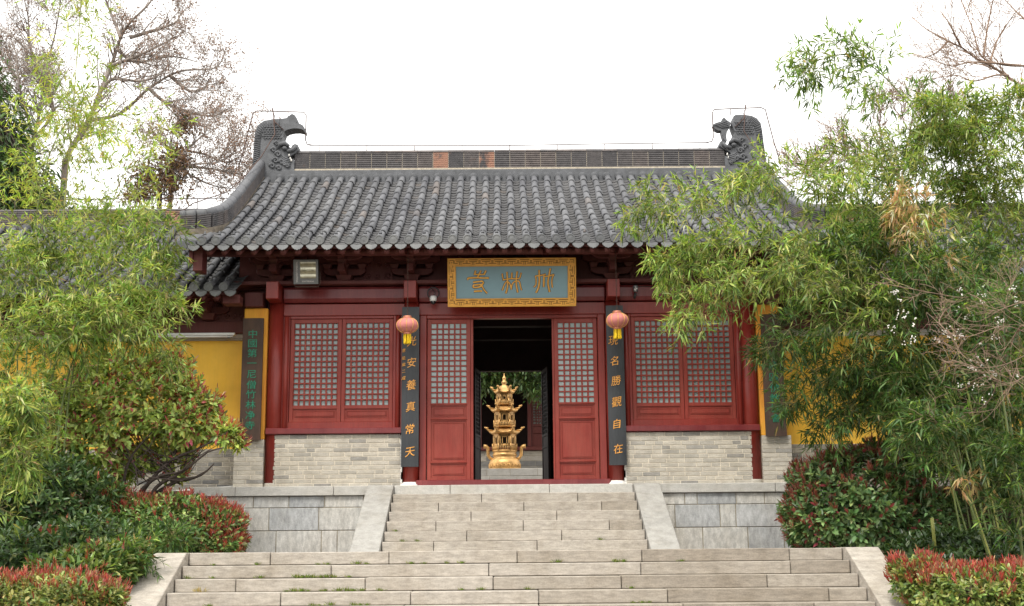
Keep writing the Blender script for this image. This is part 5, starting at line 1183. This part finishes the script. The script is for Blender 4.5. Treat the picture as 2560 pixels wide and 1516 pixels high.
for lab, c, Y, kw in LBM: bamboo(lab, c, Y, **{**dict(group=LG, L=.128, W=.021, pal=PAL_L), **kw})
# --- broad-leaved shrubs
P_GL = [(2.5, (0.09, 0.16, 0.05)), (4, (0.19, 0.29, 0.09)), (3, (0.33, 0.42, 0.15)), (0.4, (0.3, 0.05, 0.06))]
P_YR = [(1.5, (0.14, 0.2, 0.055)), (5, (0.36, 0.48, 0.12)), (4, (0.5, 0.58, 0.18)), (0.9, (0.5, 0.12, 0.14)), (0.2, (0.36, 0.2, 0.1))]
P_RED = [(3, (0.32, 0.045, 0.038)), (3, (0.42, 0.10, 0.075)), (2, (0.27, 0.10, 0.065)), (1.5, (0.36, 0.25, 0.12))]
P_BRN = [(3, (0.25, 0.065, 0.05)), (3, (0.33, 0.11, 0.08)), (1, (0.17, 0.08, 0.05))]
def shrub(name, label, cat, blobs, Y, seed, nsh, pal, L=0.085, W=0.036, redpal=None, redf=None, redn=6, redL=0.075, sq=2.0, group=None, inner=0.6, stems=6, baseY=None, layer=1.0):
    """blobs: (u,v,ru,rv,depth radius m, dY) in photo pixels"""
    rng = np.random.default_rng(seed)
    B = []
    for (u, v, ru, rv, rd, dy) in blobs:
        c = np.array(at(u, v, Y+dy)); s = (Y+dy)*1.01/FPX; B.append((c, np.array([ru*s, rd, rv*s])))
    c0 = B[0][0]; base = np.array([c0[0], c0[1], ground_h(c0[0], c0[1])-0.02])
    root = thing(name, label, cat, tuple(base), group)
    w = np.array([np.prod(b[1])**(2/3) for b in B]); w /= w.sum()
    sp, sd = [], []
    for bi, (c, r) in enumerate(B):
        n = int(nsh*w[bi]); d = rng.normal(0, 1, (n*2, 3)); d[:, 1] -= 0.25; d = nrmz(d)
        d = d[d[:, 1] < 0.72][:n]; n = len(d)
        k = (np.abs(d)**sq).sum(1)**(-1/sq); lump = 1+0.06*np.sin(d[:, 0]*7+bi)+0.06*np.sin(d[:, 2]*9+d[:, 0]*5)
        f = np.where(rng.uniform(0, 1, n) < inner, rng.uniform(0.94, 1.04, n), rng.uniform(0.55, 0.95, n))
        p = c+d*r*(k*lump*f)[:, None]
        ok = np.ones(n, bool)
        for bj, (c2, r2) in enumerate(B):
            if bj != bi: ok &= ((np.abs((p-c2)/r2)**sq).sum(1) > 0.55)
        ok &= np.array([q[2] > ground_h(q[0], q[1])-0.02 for q in p])
        sp.append(p[ok]); sd.append(nrmz(d[ok]/r*r.mean()+np.array([0, 0, 0.45])+rng.normal(0, 0.25, (ok.sum(), 3))))
    sp = np.concatenate(sp); sd = np.concatenate(sd); ns = len(sp)
    k = 7; t1 = nrmz(np.cross(sd, rng.normal(0, 1, (ns, 3)))); t2 = np.cross(sd, t1)
    lp, ld = [], []
    for m in range(k):
        a = 2.4*m+rng.uniform(-.4, .4, ns); rad = t1*np.cos(a)[:, None]+t2*np.sin(a)[:, None]
        lp.append(sp-sd*(0.014*m)); ld.append(rad*(0.55+0.09*m)+sd*(0.75-0.07*m)+rng.normal(0, 0.2, (ns, 3)))
    lp = np.concatenate(lp); ld = nrmz(np.concatenate(ld)); n = len(lp); up = np.tile(sd, (k, 1))+rng.normal(0, .2, (n, 3))+np.array([0, 0, .4])
    sc = rng.uniform(0.7, 1.2, n)
    leaf_object('foliage', lp, ld, up, L*sc, W*sc*rng.uniform(.85, 1.15, n), palette(rng, n, pal), 'leafg', root, True, 0.12, 0.16, base)
    if redpal:
        x = np.array([redf((q-c0)/B[0][1], dd) for q, dd in zip(sp, sd)]); pick = rng.uniform(0, 1, ns) < x
        rp, rd_ = sp[pick], sd[pick]; nr = len(rp)
        if nr:
            ax = nrmz(rd_+np.array([0, 0, 0.9])); q1 = nrmz(np.cross(ax, rng.normal(0, 1, (nr, 3)))); q2 = np.cross(ax, q1); lp, ld = [], []
            hh = rng.uniform(0.03, 0.10, (nr, 1))
            for m in range(redn):
                a = 2.4*m; rad = q1*math.cos(a)+q2*math.sin(a); lp.append(rp+ax*hh*(m/redn)); ld.append(ax*1.0+rad*0.36+rng.normal(0, .12, (nr, 3)))
            lp = np.concatenate(lp); ld = np.concatenate(ld); n = len(lp); sc = rng.uniform(.6, 1.2, n)
            leaf_object('red_shoots', lp, ld, np.tile(q1, (redn, 1))+rng.normal(0, .2, (n, 3)), redL*sc, redL*0.19*sc, palette(rng, n, redpal), 'leafg', root, True, 0.03, 0.2, base)
    st = MB()
    for i in range(stems):
        c, r = B[i % len(B)]; e = c+np.array([rng.uniform(-.7, .7)*r[0], rng.uniform(-.5, .5)*r[1], rng.uniform(-.2, .6)*r[2]])
        b = base+np.array([rng.uniform(-.12, .12), rng.uniform(-.12, .12), 0]); m = b*0.5+e*0.5+rng.normal(0, .06, 3)+np.array([0, 0, -.05])
        cv = catmull([b, m, e], 8)-base; st.tube([p for p in cv], [0.018*(1-0.8*q/8) for q in range(9)], 6)
        for q in range(6):
            o = cv[rng.integers(3, 9)]; d = nrmz(rng.normal(0, 1, 3)+np.array([0, 0, .6])); l = r.mean()*rng.uniform(.3, .6); st.tube([o, o+d*l*.5+rng.normal(0, .03, 3), o+d*l], [0.008, 0.006, 0.003], 4)
    st.build('stems', 'barkd', root)
    return root
# spreading photinia whose crown leans over the yellow wall
shrub('photinia_shrub', 'spreading shrub with pale green and pink leaves before the yellow wall', 'shrub',
      [(300, 1030, 170, 100, .7, 0), (470, 1060, 90, 55, .45, -.2), (565, 1085, 38, 30, .25, -.3), (190, 1120, 130, 105, .6, 0), (400, 970, 110, 50, .4, .1), (520, 1010, 36, 30, .2, -.2), (600, 1110, 16, 20, .12, -.3), (480, 985, 30, 26, .2, -.1), (270, 1180, 80, 50, .35, 0), (210, 1010, 90, 80, .5, .1), (430, 1130, 70, 26, .3, .1), (440, 1185, 30, 18, .2, .1), (300, 930, 120, 50, .45, .2), (420, 915, 60, 36, .3, .2), (370, 1150, 60, 30, .3, .1)], 16.8, 61, 3000, P_YR, 0.105, 0.041,
      P_RED, lambda q, d: 0.12+0.5*max(0, q[0]-.5), 5, 0.085, inner=.35, stems=0)
t = MB()
for c in ([(330, 1290), (370, 1210), (430, 1150), (500, 1120), (570, 1080)], [(320, 1290), (350, 1230), (400, 1190), (450, 1180), (480, 1150)], [(330, 1290), (310, 1210), (330, 1140), (380, 1080)], [(345, 1290), (390, 1220), (420, 1200), (470, 1170), (520, 1130), (560, 1120)], [(380, 1240), (440, 1205), (500, 1190), (535, 1160)], [(430, 1150), (450, 1110), (500, 1060)], [(400, 1190), (470, 1200), (520, 1175)]):
    q = catmull([np.array(at(u, v, 16.7-0.1*i)) for i, (u, v) in enumerate(c)], 10); t.tube([Vector(p) for p in q], [0.030*(1-.75*i/10) for i in range(11)], 7)
rb = np.random.default_rng(12)
for q in range(34):
    u0, v0 = rb.uniform(340, 470), rb.uniform(1130, 1215); u1, v1 = rb.uniform(230, 570), rb.uniform(1020, 1150)
    A_, B_ = np.array(at(u0, v0, 16.6+rb.uniform(-.2, .2))), np.array(at(u1, v1, 16.7+rb.uniform(-.4, .4))); m_ = (A_+B_)/2+np.array([rb.normal(0, .05), 0, -abs(rb.normal(0, .10))])
    t.tube([Vector(x) for x in catmull([A_, m_, B_], 6)], [.009*(1-.7*i/6) for i in range(7)], 4)
ps = [o for o in C.objects if o.name.startswith('photinia_shrub')][0]
o = t.build('branches', 'barkd', ps); o.matrix_parent_inverse = ps.matrix_basis.inverted()
shrub('photinia_hedge', 'rounded clipped hedge with red shoots beside the left retaining slabs', 'hedge',
      [(430, 1325, 165, 78, .62, 0), (540, 1335, 62, 66, .42, -.1), (300, 1310, 120, 70, .6, .1), (560, 1370, 40, 34, .3, -.2)], 16.4, 62, 2900, P_GL, 0.085, 0.038, P_RED, lambda q, d: 0.12+0.45*(q[2] > .5)+0.95*max(0, q[0]-.25), 7, 0.075, sq=2.6)
shrub('photinia_hedge', 'low red tipped hedge in the bottom left corner', 'hedge',
      [(120, 1508, 170, 62, .5, 0), (-60, 1508, 150, 62, .5, 0), (255, 1512, 48, 48, .3, 0)], 12.6, 63, 3000, [(2, (0.09, 0.15, 0.04)), (4, (0.22, 0.27, 0.075)), (3, (0.36, 0.37, 0.12))], 0.062, 0.028, P_RED, lambda q, d: 0.45*(q[2] > .42)+0.12, 6, 0.065, sq=3.2)
shrub('photinia_hedge', 'low red tipped hedge in the bottom right corner', 'hedge',
      [(2470, 1500, 170, 74, .5, 0), (2290, 1448, 56, 48, .3, .3), (2590, 1505, 150, 76, .5, 0), (2370, 1490, 90, 64, .4, .1)], 12.8, 64, 3000, [(2, (0.09, 0.15, 0.04)), (4, (0.22, 0.28, 0.075)), (3, (0.36, 0.39, 0.12))], 0.07, 0.032, P_RED, lambda q, d: 0.6*(q[2] > .5)+0.10, 7, 0.07, sq=3.0)
shrub('photinia_bush', 'big round bush with brownish red upright shoots beside the right retaining slabs', 'bush',
      [(2120, 1275, 155, 140, .8, 0), (2190, 1190, 125, 75, .6, .2), (2260, 1310, 130, 105, .7, .2), (2060, 1320, 90, 66, .5, -.1)], 16.2, 65, 3200, [(5, (0.09, 0.16, 0.06)), (4, (0.15, 0.24, 0.085)), (2, (0.27, 0.37, 0.15)), (0.35, (0.26, 0.05, 0.06))], 0.10, 0.043, P_BRN, lambda q, d: 0.05+0.6*(d[2] > .72)*(q[2] > .1)+0.45*(d[0] < -.45), 8, 0.085)
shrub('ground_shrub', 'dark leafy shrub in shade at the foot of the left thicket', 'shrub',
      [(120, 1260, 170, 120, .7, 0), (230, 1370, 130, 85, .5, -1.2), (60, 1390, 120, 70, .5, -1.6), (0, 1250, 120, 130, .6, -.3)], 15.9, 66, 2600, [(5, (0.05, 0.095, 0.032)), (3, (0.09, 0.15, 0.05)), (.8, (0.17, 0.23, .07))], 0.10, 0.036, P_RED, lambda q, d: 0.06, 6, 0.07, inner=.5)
shrub('ground_shrub', 'leafy green ground shrub spilling beside the left stair cheek', 'shrub',
      [(255, 1420, 80, 58, .35, 0), (180, 1440, 110, 55, .35, -.2), (320, 1385, 46, 34, .25, .4)], 13.7, 67, 1300, [(4, (0.08, 0.14, 0.04)), (4, (0.16, 0.23, 0.06)), (1.5, (0.28, 0.33, .1))], 0.11, 0.034, P_RED, lambda q, d: 0.07, 6, 0.075)
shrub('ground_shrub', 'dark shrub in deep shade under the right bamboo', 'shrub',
      [(2380, 1385, 130, 62, .6, 0), (2520, 1400, 130, 70, .6, 0), (2265, 1400, 70, 44, .4, -.6), (2420, 1425, 160, 46, .45, -1.2), (2560, 1430, 110, 50, .45, -1.2)], 15.2, 68, 2100, [(5, (0.035, 0.065, 0.022)), (3, (0.06, 0.1, 0.03))], 0.10, 0.036, inner=.5)  # near-black leaf colours carry the shade under the bamboo
# cut cane stake
a, b = at(2340, 1400, 14.6), at(2330, 1295, 14.6)
mb = MB(); mb.tube([a, a.lerp(b, .7), a.lerp(b, .72), b], [0.02, 0.02, 0.021, 0.02], 8); o = mb.build('bamboo_stake', 'culmy'); tag(o, 'short cut bamboo stake standing in the shade beside the bush', 'stake')
# --- bare trees
def grow(mb, tips, p, d, l, r, lev, rng, par, n5=5):
    steps = max(3, int(l/par['step'])); pts = [p]; rad = [r]; dd = d
    for i in range(steps):
        dd = nrmz(dd+rng.normal(0, par['wig'], 3)+np.array([0, 0, par['up']])); pts.append(pts[-1]+dd*l/steps); rad.append(max(par['rmin'], r*(1-0.75*(i+1)/steps)))
    mb.tube(pts, rad, n5 if r > .012 else 3, cap=False)
    if lev == 0: tips.append((pts[-1], dd)); return
    nc = par['nc'][lev-1]
    for c in range(nc):
        t = rng.uniform(.2, 1.0); i = min(int(t*steps), steps-1); o = pts[i]+(pts[i+1]-pts[i])*(t*steps-i)
        ax = nrmz(pts[i+1]-pts[i]); q = rng.normal(0, 1, 3); q -= ax*q.dot(ax); q = nrmz(q)
        a = math.radians(rng.uniform(*par['ang'])); grow(mb, tips, o, nrmz(ax*math.cos(a)+q*math.sin(a)), l*rng.uniform(*par['lr']), max(par['rmin'], rad[i]*0.55), lev-1, rng, par)
    tips.append((pts[-1], dd))
def bare_tree(name, label, cat, limbs, Y, seed, par, r0=.07, bark='bark', group=None, pods=None, sub=0.9, per=9, lev=2):
    rng = np.random.default_rng(seed); P0 = np.array(at(*limbs[0][0], Y)); gz = ground_h(P0[0], P0[1])-.05
    base = np.array([P0[0], P0[1], gz]); root = thing(name, label, cat, tuple(base), group)
    tr, tw, tips = MB(), MB(), []
    for li, lb in enumerate(limbs):
        ph = rng.uniform(0, 6); pts = [np.array(at(u, v, Y+(0.5*math.sin(i*.8+ph)*(i > 0)))) for i, (u, v) in enumerate(lb)]
        k0 = r0 if li == 0 else r0*0.6
        if li == 0: pts = [base]+pts
        cv = catmull(pts, 6*len(pts)); n = len(cv); rad = [max(min(.012, par['rmin']*1.8), k0*(1-.8*i/(n-1))) for i in range(n)]
        tr.tube([p-base for p in cv], rad, 8)
        a0 = 0 if li else 0.25
        ln = np.linalg.norm(np.diff(cv, axis=0), axis=1).sum()
        for c in range(int(per*max(1, len(lb)-1))):
            t = rng.uniform(max(a0, .15), 1); i = min(int(t*(n-1)), n-2); ax = nrmz(cv[i+1]-cv[i]); q = rng.normal(0, 1, 3); q[1] *= .7; q -= ax*q.dot(ax); q = nrmz(q); a = math.radians(rng.uniform(*par['ang']))
            grow(tw, tips, cv[i]-base, nrmz(ax*math.cos(a)+q*math.sin(a)+np.array([0, 0, .15])), sub*rng.uniform(.5, 1.15)*(1.1-.4*t), max(par['rmin'], rad[i]*.45), lev, rng, par)
    tr.build('trunk', bark, root); tw.build('twigs', bark, root)
    if pods:
        frac, size, mat, fl = pods; pb = MB(); lo_ = 0
        for p, d in tips:
            if not fl(p+base) or rng.uniform() > frac: continue
            for q in range(rng.integers(2, 6)):
                o = p+rng.normal(0, .055, 3)-d*rng.uniform(0, .16); s = size*rng.uniform(.6, 1.3); a = nrmz(rng.normal(0, 1, 3)); b = nrmz(np.cross(a, rng.normal(0, 1, 3))); c = np.cross(a, b)
                pb.add([o+a*s, o-a*s, o+b*s*.7, o-b*s*.7, o+c*s*.6, o-c*s*.6], [(0, 2, 4), (2, 1, 4), (1, 3, 4), (3, 0, 4), (2, 0, 5), (1, 2, 5), (3, 1, 5), (0, 3, 5)])
        if pb.v: pb.build('seed_capsules', mat, root)
    return root
Z = lambda L_, u0, v0, s: [(u0+x/s, v0+y/s) for x, y in L_]
z1 = lambda *L_: Z(L_, 0, 0, 2.12)
PT = dict(step=.16, wig=.12, up=.03, rmin=.0032, nc=[3, 4], ang=(22, 58), lr=(.4, .68))
TG = 'bare trees behind the left side hall'
bare_tree('bare_tree', 'grey bare tree with twiggy crown at the upper left edge', 'tree', [z1((170, 1060), (165, 870), (180, 740), (210, 590), (225, 430), (205, 300)), z1((180, 740), (130, 560), (95, 420), (85, 290), (50, 180)), z1((185, 730), (280, 600), (250, 470), (225, 400), (280, 230), (310, 80), (330, -60)), z1((95, 420), (30, 330), (-20, 250)), z1((225, 430), (160, 250), (150, 100), (120, -40)), z1((210, 600), (110, 540), (20, 500), (-40, 480))], 25.5, 71, PT, .06, group=TG, pods=(.35, .018, 'pod', lambda p: p[2] > 8.8), per=12)
bare_tree('bare_tree', 'leaning bare tree with brown seed capsules reaching right over the sky', 'tree', [z1((330, 1060), (360, 830), (470, 640), (540, 470), (590, 350), (640, 200), (690, 120), (790, 20), (830, -60)), z1((545, 470), (600, 420), (740, 430), (840, 400), (900, 330)), z1((640, 200), (600, 100), (560, 0), (540, -80)), z1((480, 640), (640, 600), (790, 470), (950, 380), (1140, 360), (1195, 270)), z1((790, 470), (870, 540), (980, 590), (1130, 615), (1235, 560)), z1((690, 200), (820, 160), (930, 120), (960, 60)), z1((590, 350), (720, 300), (850, 240), (960, 180)), z1((620, 260), (720, 330), (900, 300), (1050, 330)), z1((900, 400), (1000, 480), (1080, 470), (1110, 420))], 26.5, 72, PT, .075, group=TG, pods=(.45, .021, 'pod', lambda p: True), per=7)
bare_tree('bare_tree', 'small bare tree with seed capsules between nest and ridge ornament', 'tree', [z1((905, 1080), (905, 900), (905, 770), (930, 660)), z1((905, 890), (1050, 870), (1150, 860), (1290, 790)), z1((930, 880), (1010, 930), (1150, 990), (1290, 1000)), z1((990, 800), (1090, 820), (1200, 860), (1310, 800)), z1((905, 830), (1000, 780), (1090, 700), (1110, 650)), z1((1150, 860), (1220, 760), (1280, 700)), z1((1000, 880), (1150, 900), (1260, 920), (1330, 870)), z1((905, 800), (850, 740), (800, 700))], 25.8, 73, PT, .05, group=TG, pods=(.55, .021, 'pod', lambda p: True), per=7)
# withered creeper nest
mb = MB(); rng = np.random.default_rng(5); c0 = np.array(at(400, 470, 25.4)); root = thing('withered_creeper', 'brown withered creeper mass climbing behind the side roof ridge', 'creeper', (c0[0], c0[1], ground_h(c0[0], c0[1])))
b0 = np.array(root.location); lp = []; ld = []
for (u, v, ru, rv, n) in ((400, 450, 70, 45, 260), (445, 395, 26, 26, 90), (460, 310, 20, 22, 60), (340, 490, 30, 20, 60)):
    for i in range(n):
        p = np.array(at(u+rng.normal(0, ru*.5), v+rng.normal(0, rv*.5), 25.4+rng.normal(0, .3))); d = nrmz(rng.normal(0, 1, 3)+np.array([0, 0, .5])); mb.tube([p-b0, p-b0+d*.15+rng.normal(0, .05, 3), p-b0+d*.35+rng.normal(0, .1, 3)], [.008, .006, .004], 3, cap=False)
        for q in range(5): lp.append(p+rng.normal(0, .12, 3)); ld.append(rng.normal(0, 1, 3)-np.array([0, 0, .5]))
mb.tube([(0, 0, 0), (.1, 0, 2.5), (0, 0, c0[2]-b0[2])], .05, 6); mb.build('stems', 'barkd', root)
lp, ld = np.array(lp), np.array(ld); n = len(lp); leaf_object('foliage', lp, ld, rng.normal(0, 1, (n, 3)), rng.uniform(.06, .13, n), rng.uniform(.02, .05, n), palette(rng, n, [(3, (.13, .075, .04)), (2, (.22, .12, .06)), (.4, (.07, .1, .03))]), 'leaf', root, True, .2, .2, b0)
z4 = lambda *L_: Z(L_, 1860, 0, 2.12)
PB = dict(step=.14, wig=.13, up=.05, rmin=.005, nc=[3, 4], ang=(20, 55), lr=(.4, .7))
bare_tree('bare_tree', 'bare tree with long thin branches at the upper right edge', 'tree', [z4((1560, 900), (1530, 600), (1490, 480), (1400, 410), (1300, 345), (1230, 310), (1150, 250), (1080, 220), (960, 150), (890, 90)), z4((1490, 350), (1380, 345), (1260, 300), (1210, 150), (1150, 0), (1140, -60)), z4((1270, 300), (1290, 150), (1320, 0), (1330, -60)), z4((1490, 350), (1320, 335), (1200, 330), (1090, 350), (960, 300)), z4((1560, 180), (1484, 100), (1420, 40), (1370, -20)), z4((1400, 400), (1330, 400), (1220, 430), (1120, 400), (1000, 420)), z4((1300, 345), (1340, 220), (1400, 120), (1460, 40)), z4((1080, 220), (1020, 280), (950, 310)), z4((1150, 250), (1090, 130), (1040, 60))], 19.0, 74, {**PB, 'rmin': .0036, 'wig': .09}, .032, 'twig', per=5, sub=1.0, lev=1)
bare_tree('bare_shrub', 'bare twiggy shrub behind the right side hall ridge', 'shrub', [z4((830, 1050), (800, 900), (700, 740), (660, 650)), z4((800, 920), (640, 820), (540, 720), (500, 740)), z4((790, 900), (600, 860), (480, 800), (460, 880)), z4((810, 930), (740, 780), (720, 640), (740, 560)), z4((800, 950), (560, 920), (430, 900)), z4((830, 900), (880, 700), (900, 560), (930, 480)), z4((400, 960), (330, 920), (270, 880)), z4((390, 960), (370, 900), (350, 860)), z4((850, 900), (960, 700), (1050, 560), (1090, 500))], 25.0, 75, PB, .04, 'twig', per=7, sub=.8, lev=2)
# white seeded twigs hanging in from the right edge
zq = lambda *L_: Z(L_, 1860, 700, 1.8186)
limbs = [zq((1420, 700), (1290, 220), (1190, 350), (1120, 540), (1000, 620), (900, 655), (850, 620)), zq((1300, 250), (1180, 210), (1000, 260), (890, 200), (920, 130)), zq((1300, 120), (1150, 60), (1000, 80), (860, 60), (600, 10)), zq((1300, 330), (1200, 380), (1080, 400), (960, 370), (900, 380)), zq((1300, 90), (1180, 130), (1060, 190), (960, 160)), zq((1190, 350), (1180, 200), (1200, 60), (1260, -60)), zq((1290, 220), (1150, 270), (1040, 330), (960, 300)), zq((1300, 420), (1210, 470), (1100, 440), (1020, 470))]
wt = bare_tree('bare_shrub', 'leafless shrub with clusters of white seeds in front of the right bamboo', 'shrub', limbs, 13.4, 76, dict(step=.1, wig=.16, up=.02, rmin=.0022, nc=[3, 3], ang=(20, 60), lr=(.4, .7)), .009, 'twig', per=5, sub=.42, lev=1)
mb = MB(); rng = np.random.default_rng(8); b0 = np.array(wt.location)
for (x, y) in [(715, 70), (740, 160), (700, 165), (770, 190), (910, 265), (880, 285), (970, 130), (1000, 155), (1020, 160), (1070, 290), (1130, 270), (1085, 125), (1020, 400), (1050, 395), (1080, 385), (1105, 430), (1000, 480), (1060, 490), (1150, 415), (1075, 55), (1000, 55), (1110, 540), (1230, 35), (1225, 95), (1160, 200), (970, 250), (760, 255), (680, 215), (1220, 430), (925, 230), (1010, 265), (750, 300), (690, 80), (1040, 370), (1170, 190)]:
    for q in range(3):
        p = np.array(at(1860+(x+rng.uniform(-26, 26))/1.8186, 700+(y+rng.uniform(-22, 22))/1.8186, 13.4+rng.uniform(-.3, .3)))-b0
        for k_ in range(3): mb.sphere(p+rng.normal(0, .011, 3), .0072, 7, 5)
mb.build('white_seeds', 'berry', wt)
# --- leafy trees
def leafy(name, label, blobs, Y, seed, n, pal, L, W, trunk, group=None, mat='leafg', bark='barkd'):
    rng = np.random.default_rng(seed); P = catmull([np.array(at(u, v, Y)) for u, v in trunk], 12); base = P[0].copy(); base[2] = ground_h(base[0], base[1]); root = thing(name, label, 'tree', tuple(base), group)
    P = np.concatenate([[base], P]); mb = MB(); mb.tube([p-base for p in P], [.09*(1-.7*i/(len(P)-1)) for i in range(len(P))], 8)
    lp, ld = [], []
    for (u, v, ru, rv, rd, w) in blobs:
        c = np.array(at(u, v, Y)); s = Y/FPX; r = np.array([ru*s, rd, rv*s]); m = int(n*w)
        cl = c+nrmz(rng.normal(0, 1, (m//14, 3)))*r*(rng.uniform(.3, 1, (m//14, 1))**.5)
        for q in cl:
            k_ = rng.integers(8, 20); lp.append(q+rng.normal(0, .13, (k_, 3))); ld.append(nrmz(q-c)+rng.normal(0, .7, (k_, 3))-np.array([0, 0, .35]))
            if rng.uniform() < .35: mb.tube([P[rng.integers(len(P)//2, len(P))]-base, (q+c)/2-base+rng.normal(0, .15, 3), q-base], [.02, .012, .005], 4, cap=False)
    mb.build('trunk', bark, root); lp = np.concatenate(lp); ld = np.concatenate(ld); k_ = len(lp); sc = rng.uniform(.65, 1.25, k_)
    leaf_object('crown', lp, ld, np.array([0, 0, 1.])+rng.normal(0, .5, (k_, 3)), L*sc, W*sc, palette(rng, k_, pal), mat, root, True, .2, .18, base)
leafy('evergreen_tree', 'dark evergreen tree behind the side hall at the left edge', [(20, 470, 110, 90, .9, .5), (-20, 330, 90, 110, .8, .35), (90, 520, 80, 50, .6, .25), (-60, 200, 60, 100, .7, .2)], 24, 81, 6500, [(5, (.06, .11, .04)), (3, (.10, .16, .055))], .16, .045, [(0, 560), (0, 400), (-20, 250)])
leafy('courtyard_tree', 'leafy tree hanging over the incense burner in the rear courtyard', [(1225, 925, 45, 38, .6, .3), (1330, 935, 50, 36, .7, .35), (1280, 905, 90, 30, .8, .35), (1345, 965, 22, 26, .4, .1), (1205, 955, 18, 26, .3, .1), (1300, 860, 160, 40, 1.2, .5)], 30.6, 82, 5200, [(3, (.05, .1, .035)), (5, (.1, .17, .06)), (2, (.17, .23, .08))], .13, .05, [(1420, 1100), (1400, 980), (1330, 900), (1280, 860)])
# --- grass in the stair joints
mb = MB(); rng = random.Random(3); lp = []; ld = []
nr = np.random.default_rng(3)
proto = None
def tuft_mesh(seed, dry=False):
    g_ = np.random.default_rng(seed); n = 26; p = np.stack([g_.normal(0, .018, n), g_.normal(0, .006, n)-.008, np.zeros(n)], 1); d = np.stack([g_.normal(0, .45, n), g_.normal(-.25, .3, n), np.ones(n)], 1)
    return p, d, n, g_
def tuft(x, y, z, s, dry=False, seed=0):
    p, d, n, g_ = tuft_mesh(seed); o = leaf_object('grass_tuft', p, d, np.tile([0, -1., .2], (n, 1))+g_.normal(0, .3, (n, 3)), g_.uniform(.03, .075, n), np.full(n, .0055), palette(g_, n, [(1, (.38, .3, .15))] if dry else [(3, (.13, .2, .035)), (2, (.2, .26, .06)), (.6, (.32, .27, .11))]), 'leaf', None, False, .3, .1)
    o.location = (x, y, z); o.scale = (s, s, s); return o
rows = {1: (535, 644, 796, 820, 894, 917, 1028, 1061, 1117, 1154, 1395, 1539, 1560, 1704), 2: (472, 534, 653, 744, 757, 771, 785, 804, 819, 836, 873), 3: (720, 736, 755, 772, 805, 816, 847, 870, 883, 905, 951, 1154, 1205, 1319, 1577), 4: (528, 784, 801, 830, 887, 902, 919, 1580, 1602, 1620)}
protos = [tuft(0, 0, 0, 1, False, q) for q in range(3)]; used = 0
GT = dict(label='small green grass tuft growing from a joint of the lower stone steps', cat='grass tuft', group='grass tufts in the stair joints')
for i, us_ in rows.items():
    for u in us_:
        o = protos[used] if used < 3 else protos[used % 3].copy()
        if used >= 3: C.objects.link(o)
        used += 1; y = 14.6-RUN*(i-1)-0.006; x = at(u, 1400, y).x; o.location = (x, y, -.14*i); s = rng.uniform(.65, 1.25); o.scale = (s*rng.uniform(1, 1.5), s, s); o.rotation_euler = (0, 0, rng.uniform(-.3, .3)); tag(o, **GT)
tag(tuft(at(504, 1400, 14.0).x, 13.99, -.42, 1.5, True, 9), 'dry straw coloured grass tuft on the lower steps near the left cheek', 'grass tuft')
for u, i in ((1007, 2), (1044, 2), (990, 3), (1500, 2)):
    o = protos[i % 3].copy(); C.objects.link(o); y = 16.9+RUN*(i-1)-.006; o.location = (at(u, 1300, y).x, y, RISE*i-RISE); o.scale = (1, 1, 1); o.rotation_euler = (0, 0, 0)
    tag(o, 'small green grass tuft growing on the upper flight of steps', 'grass tuft', 'grass tufts in the stair joints')
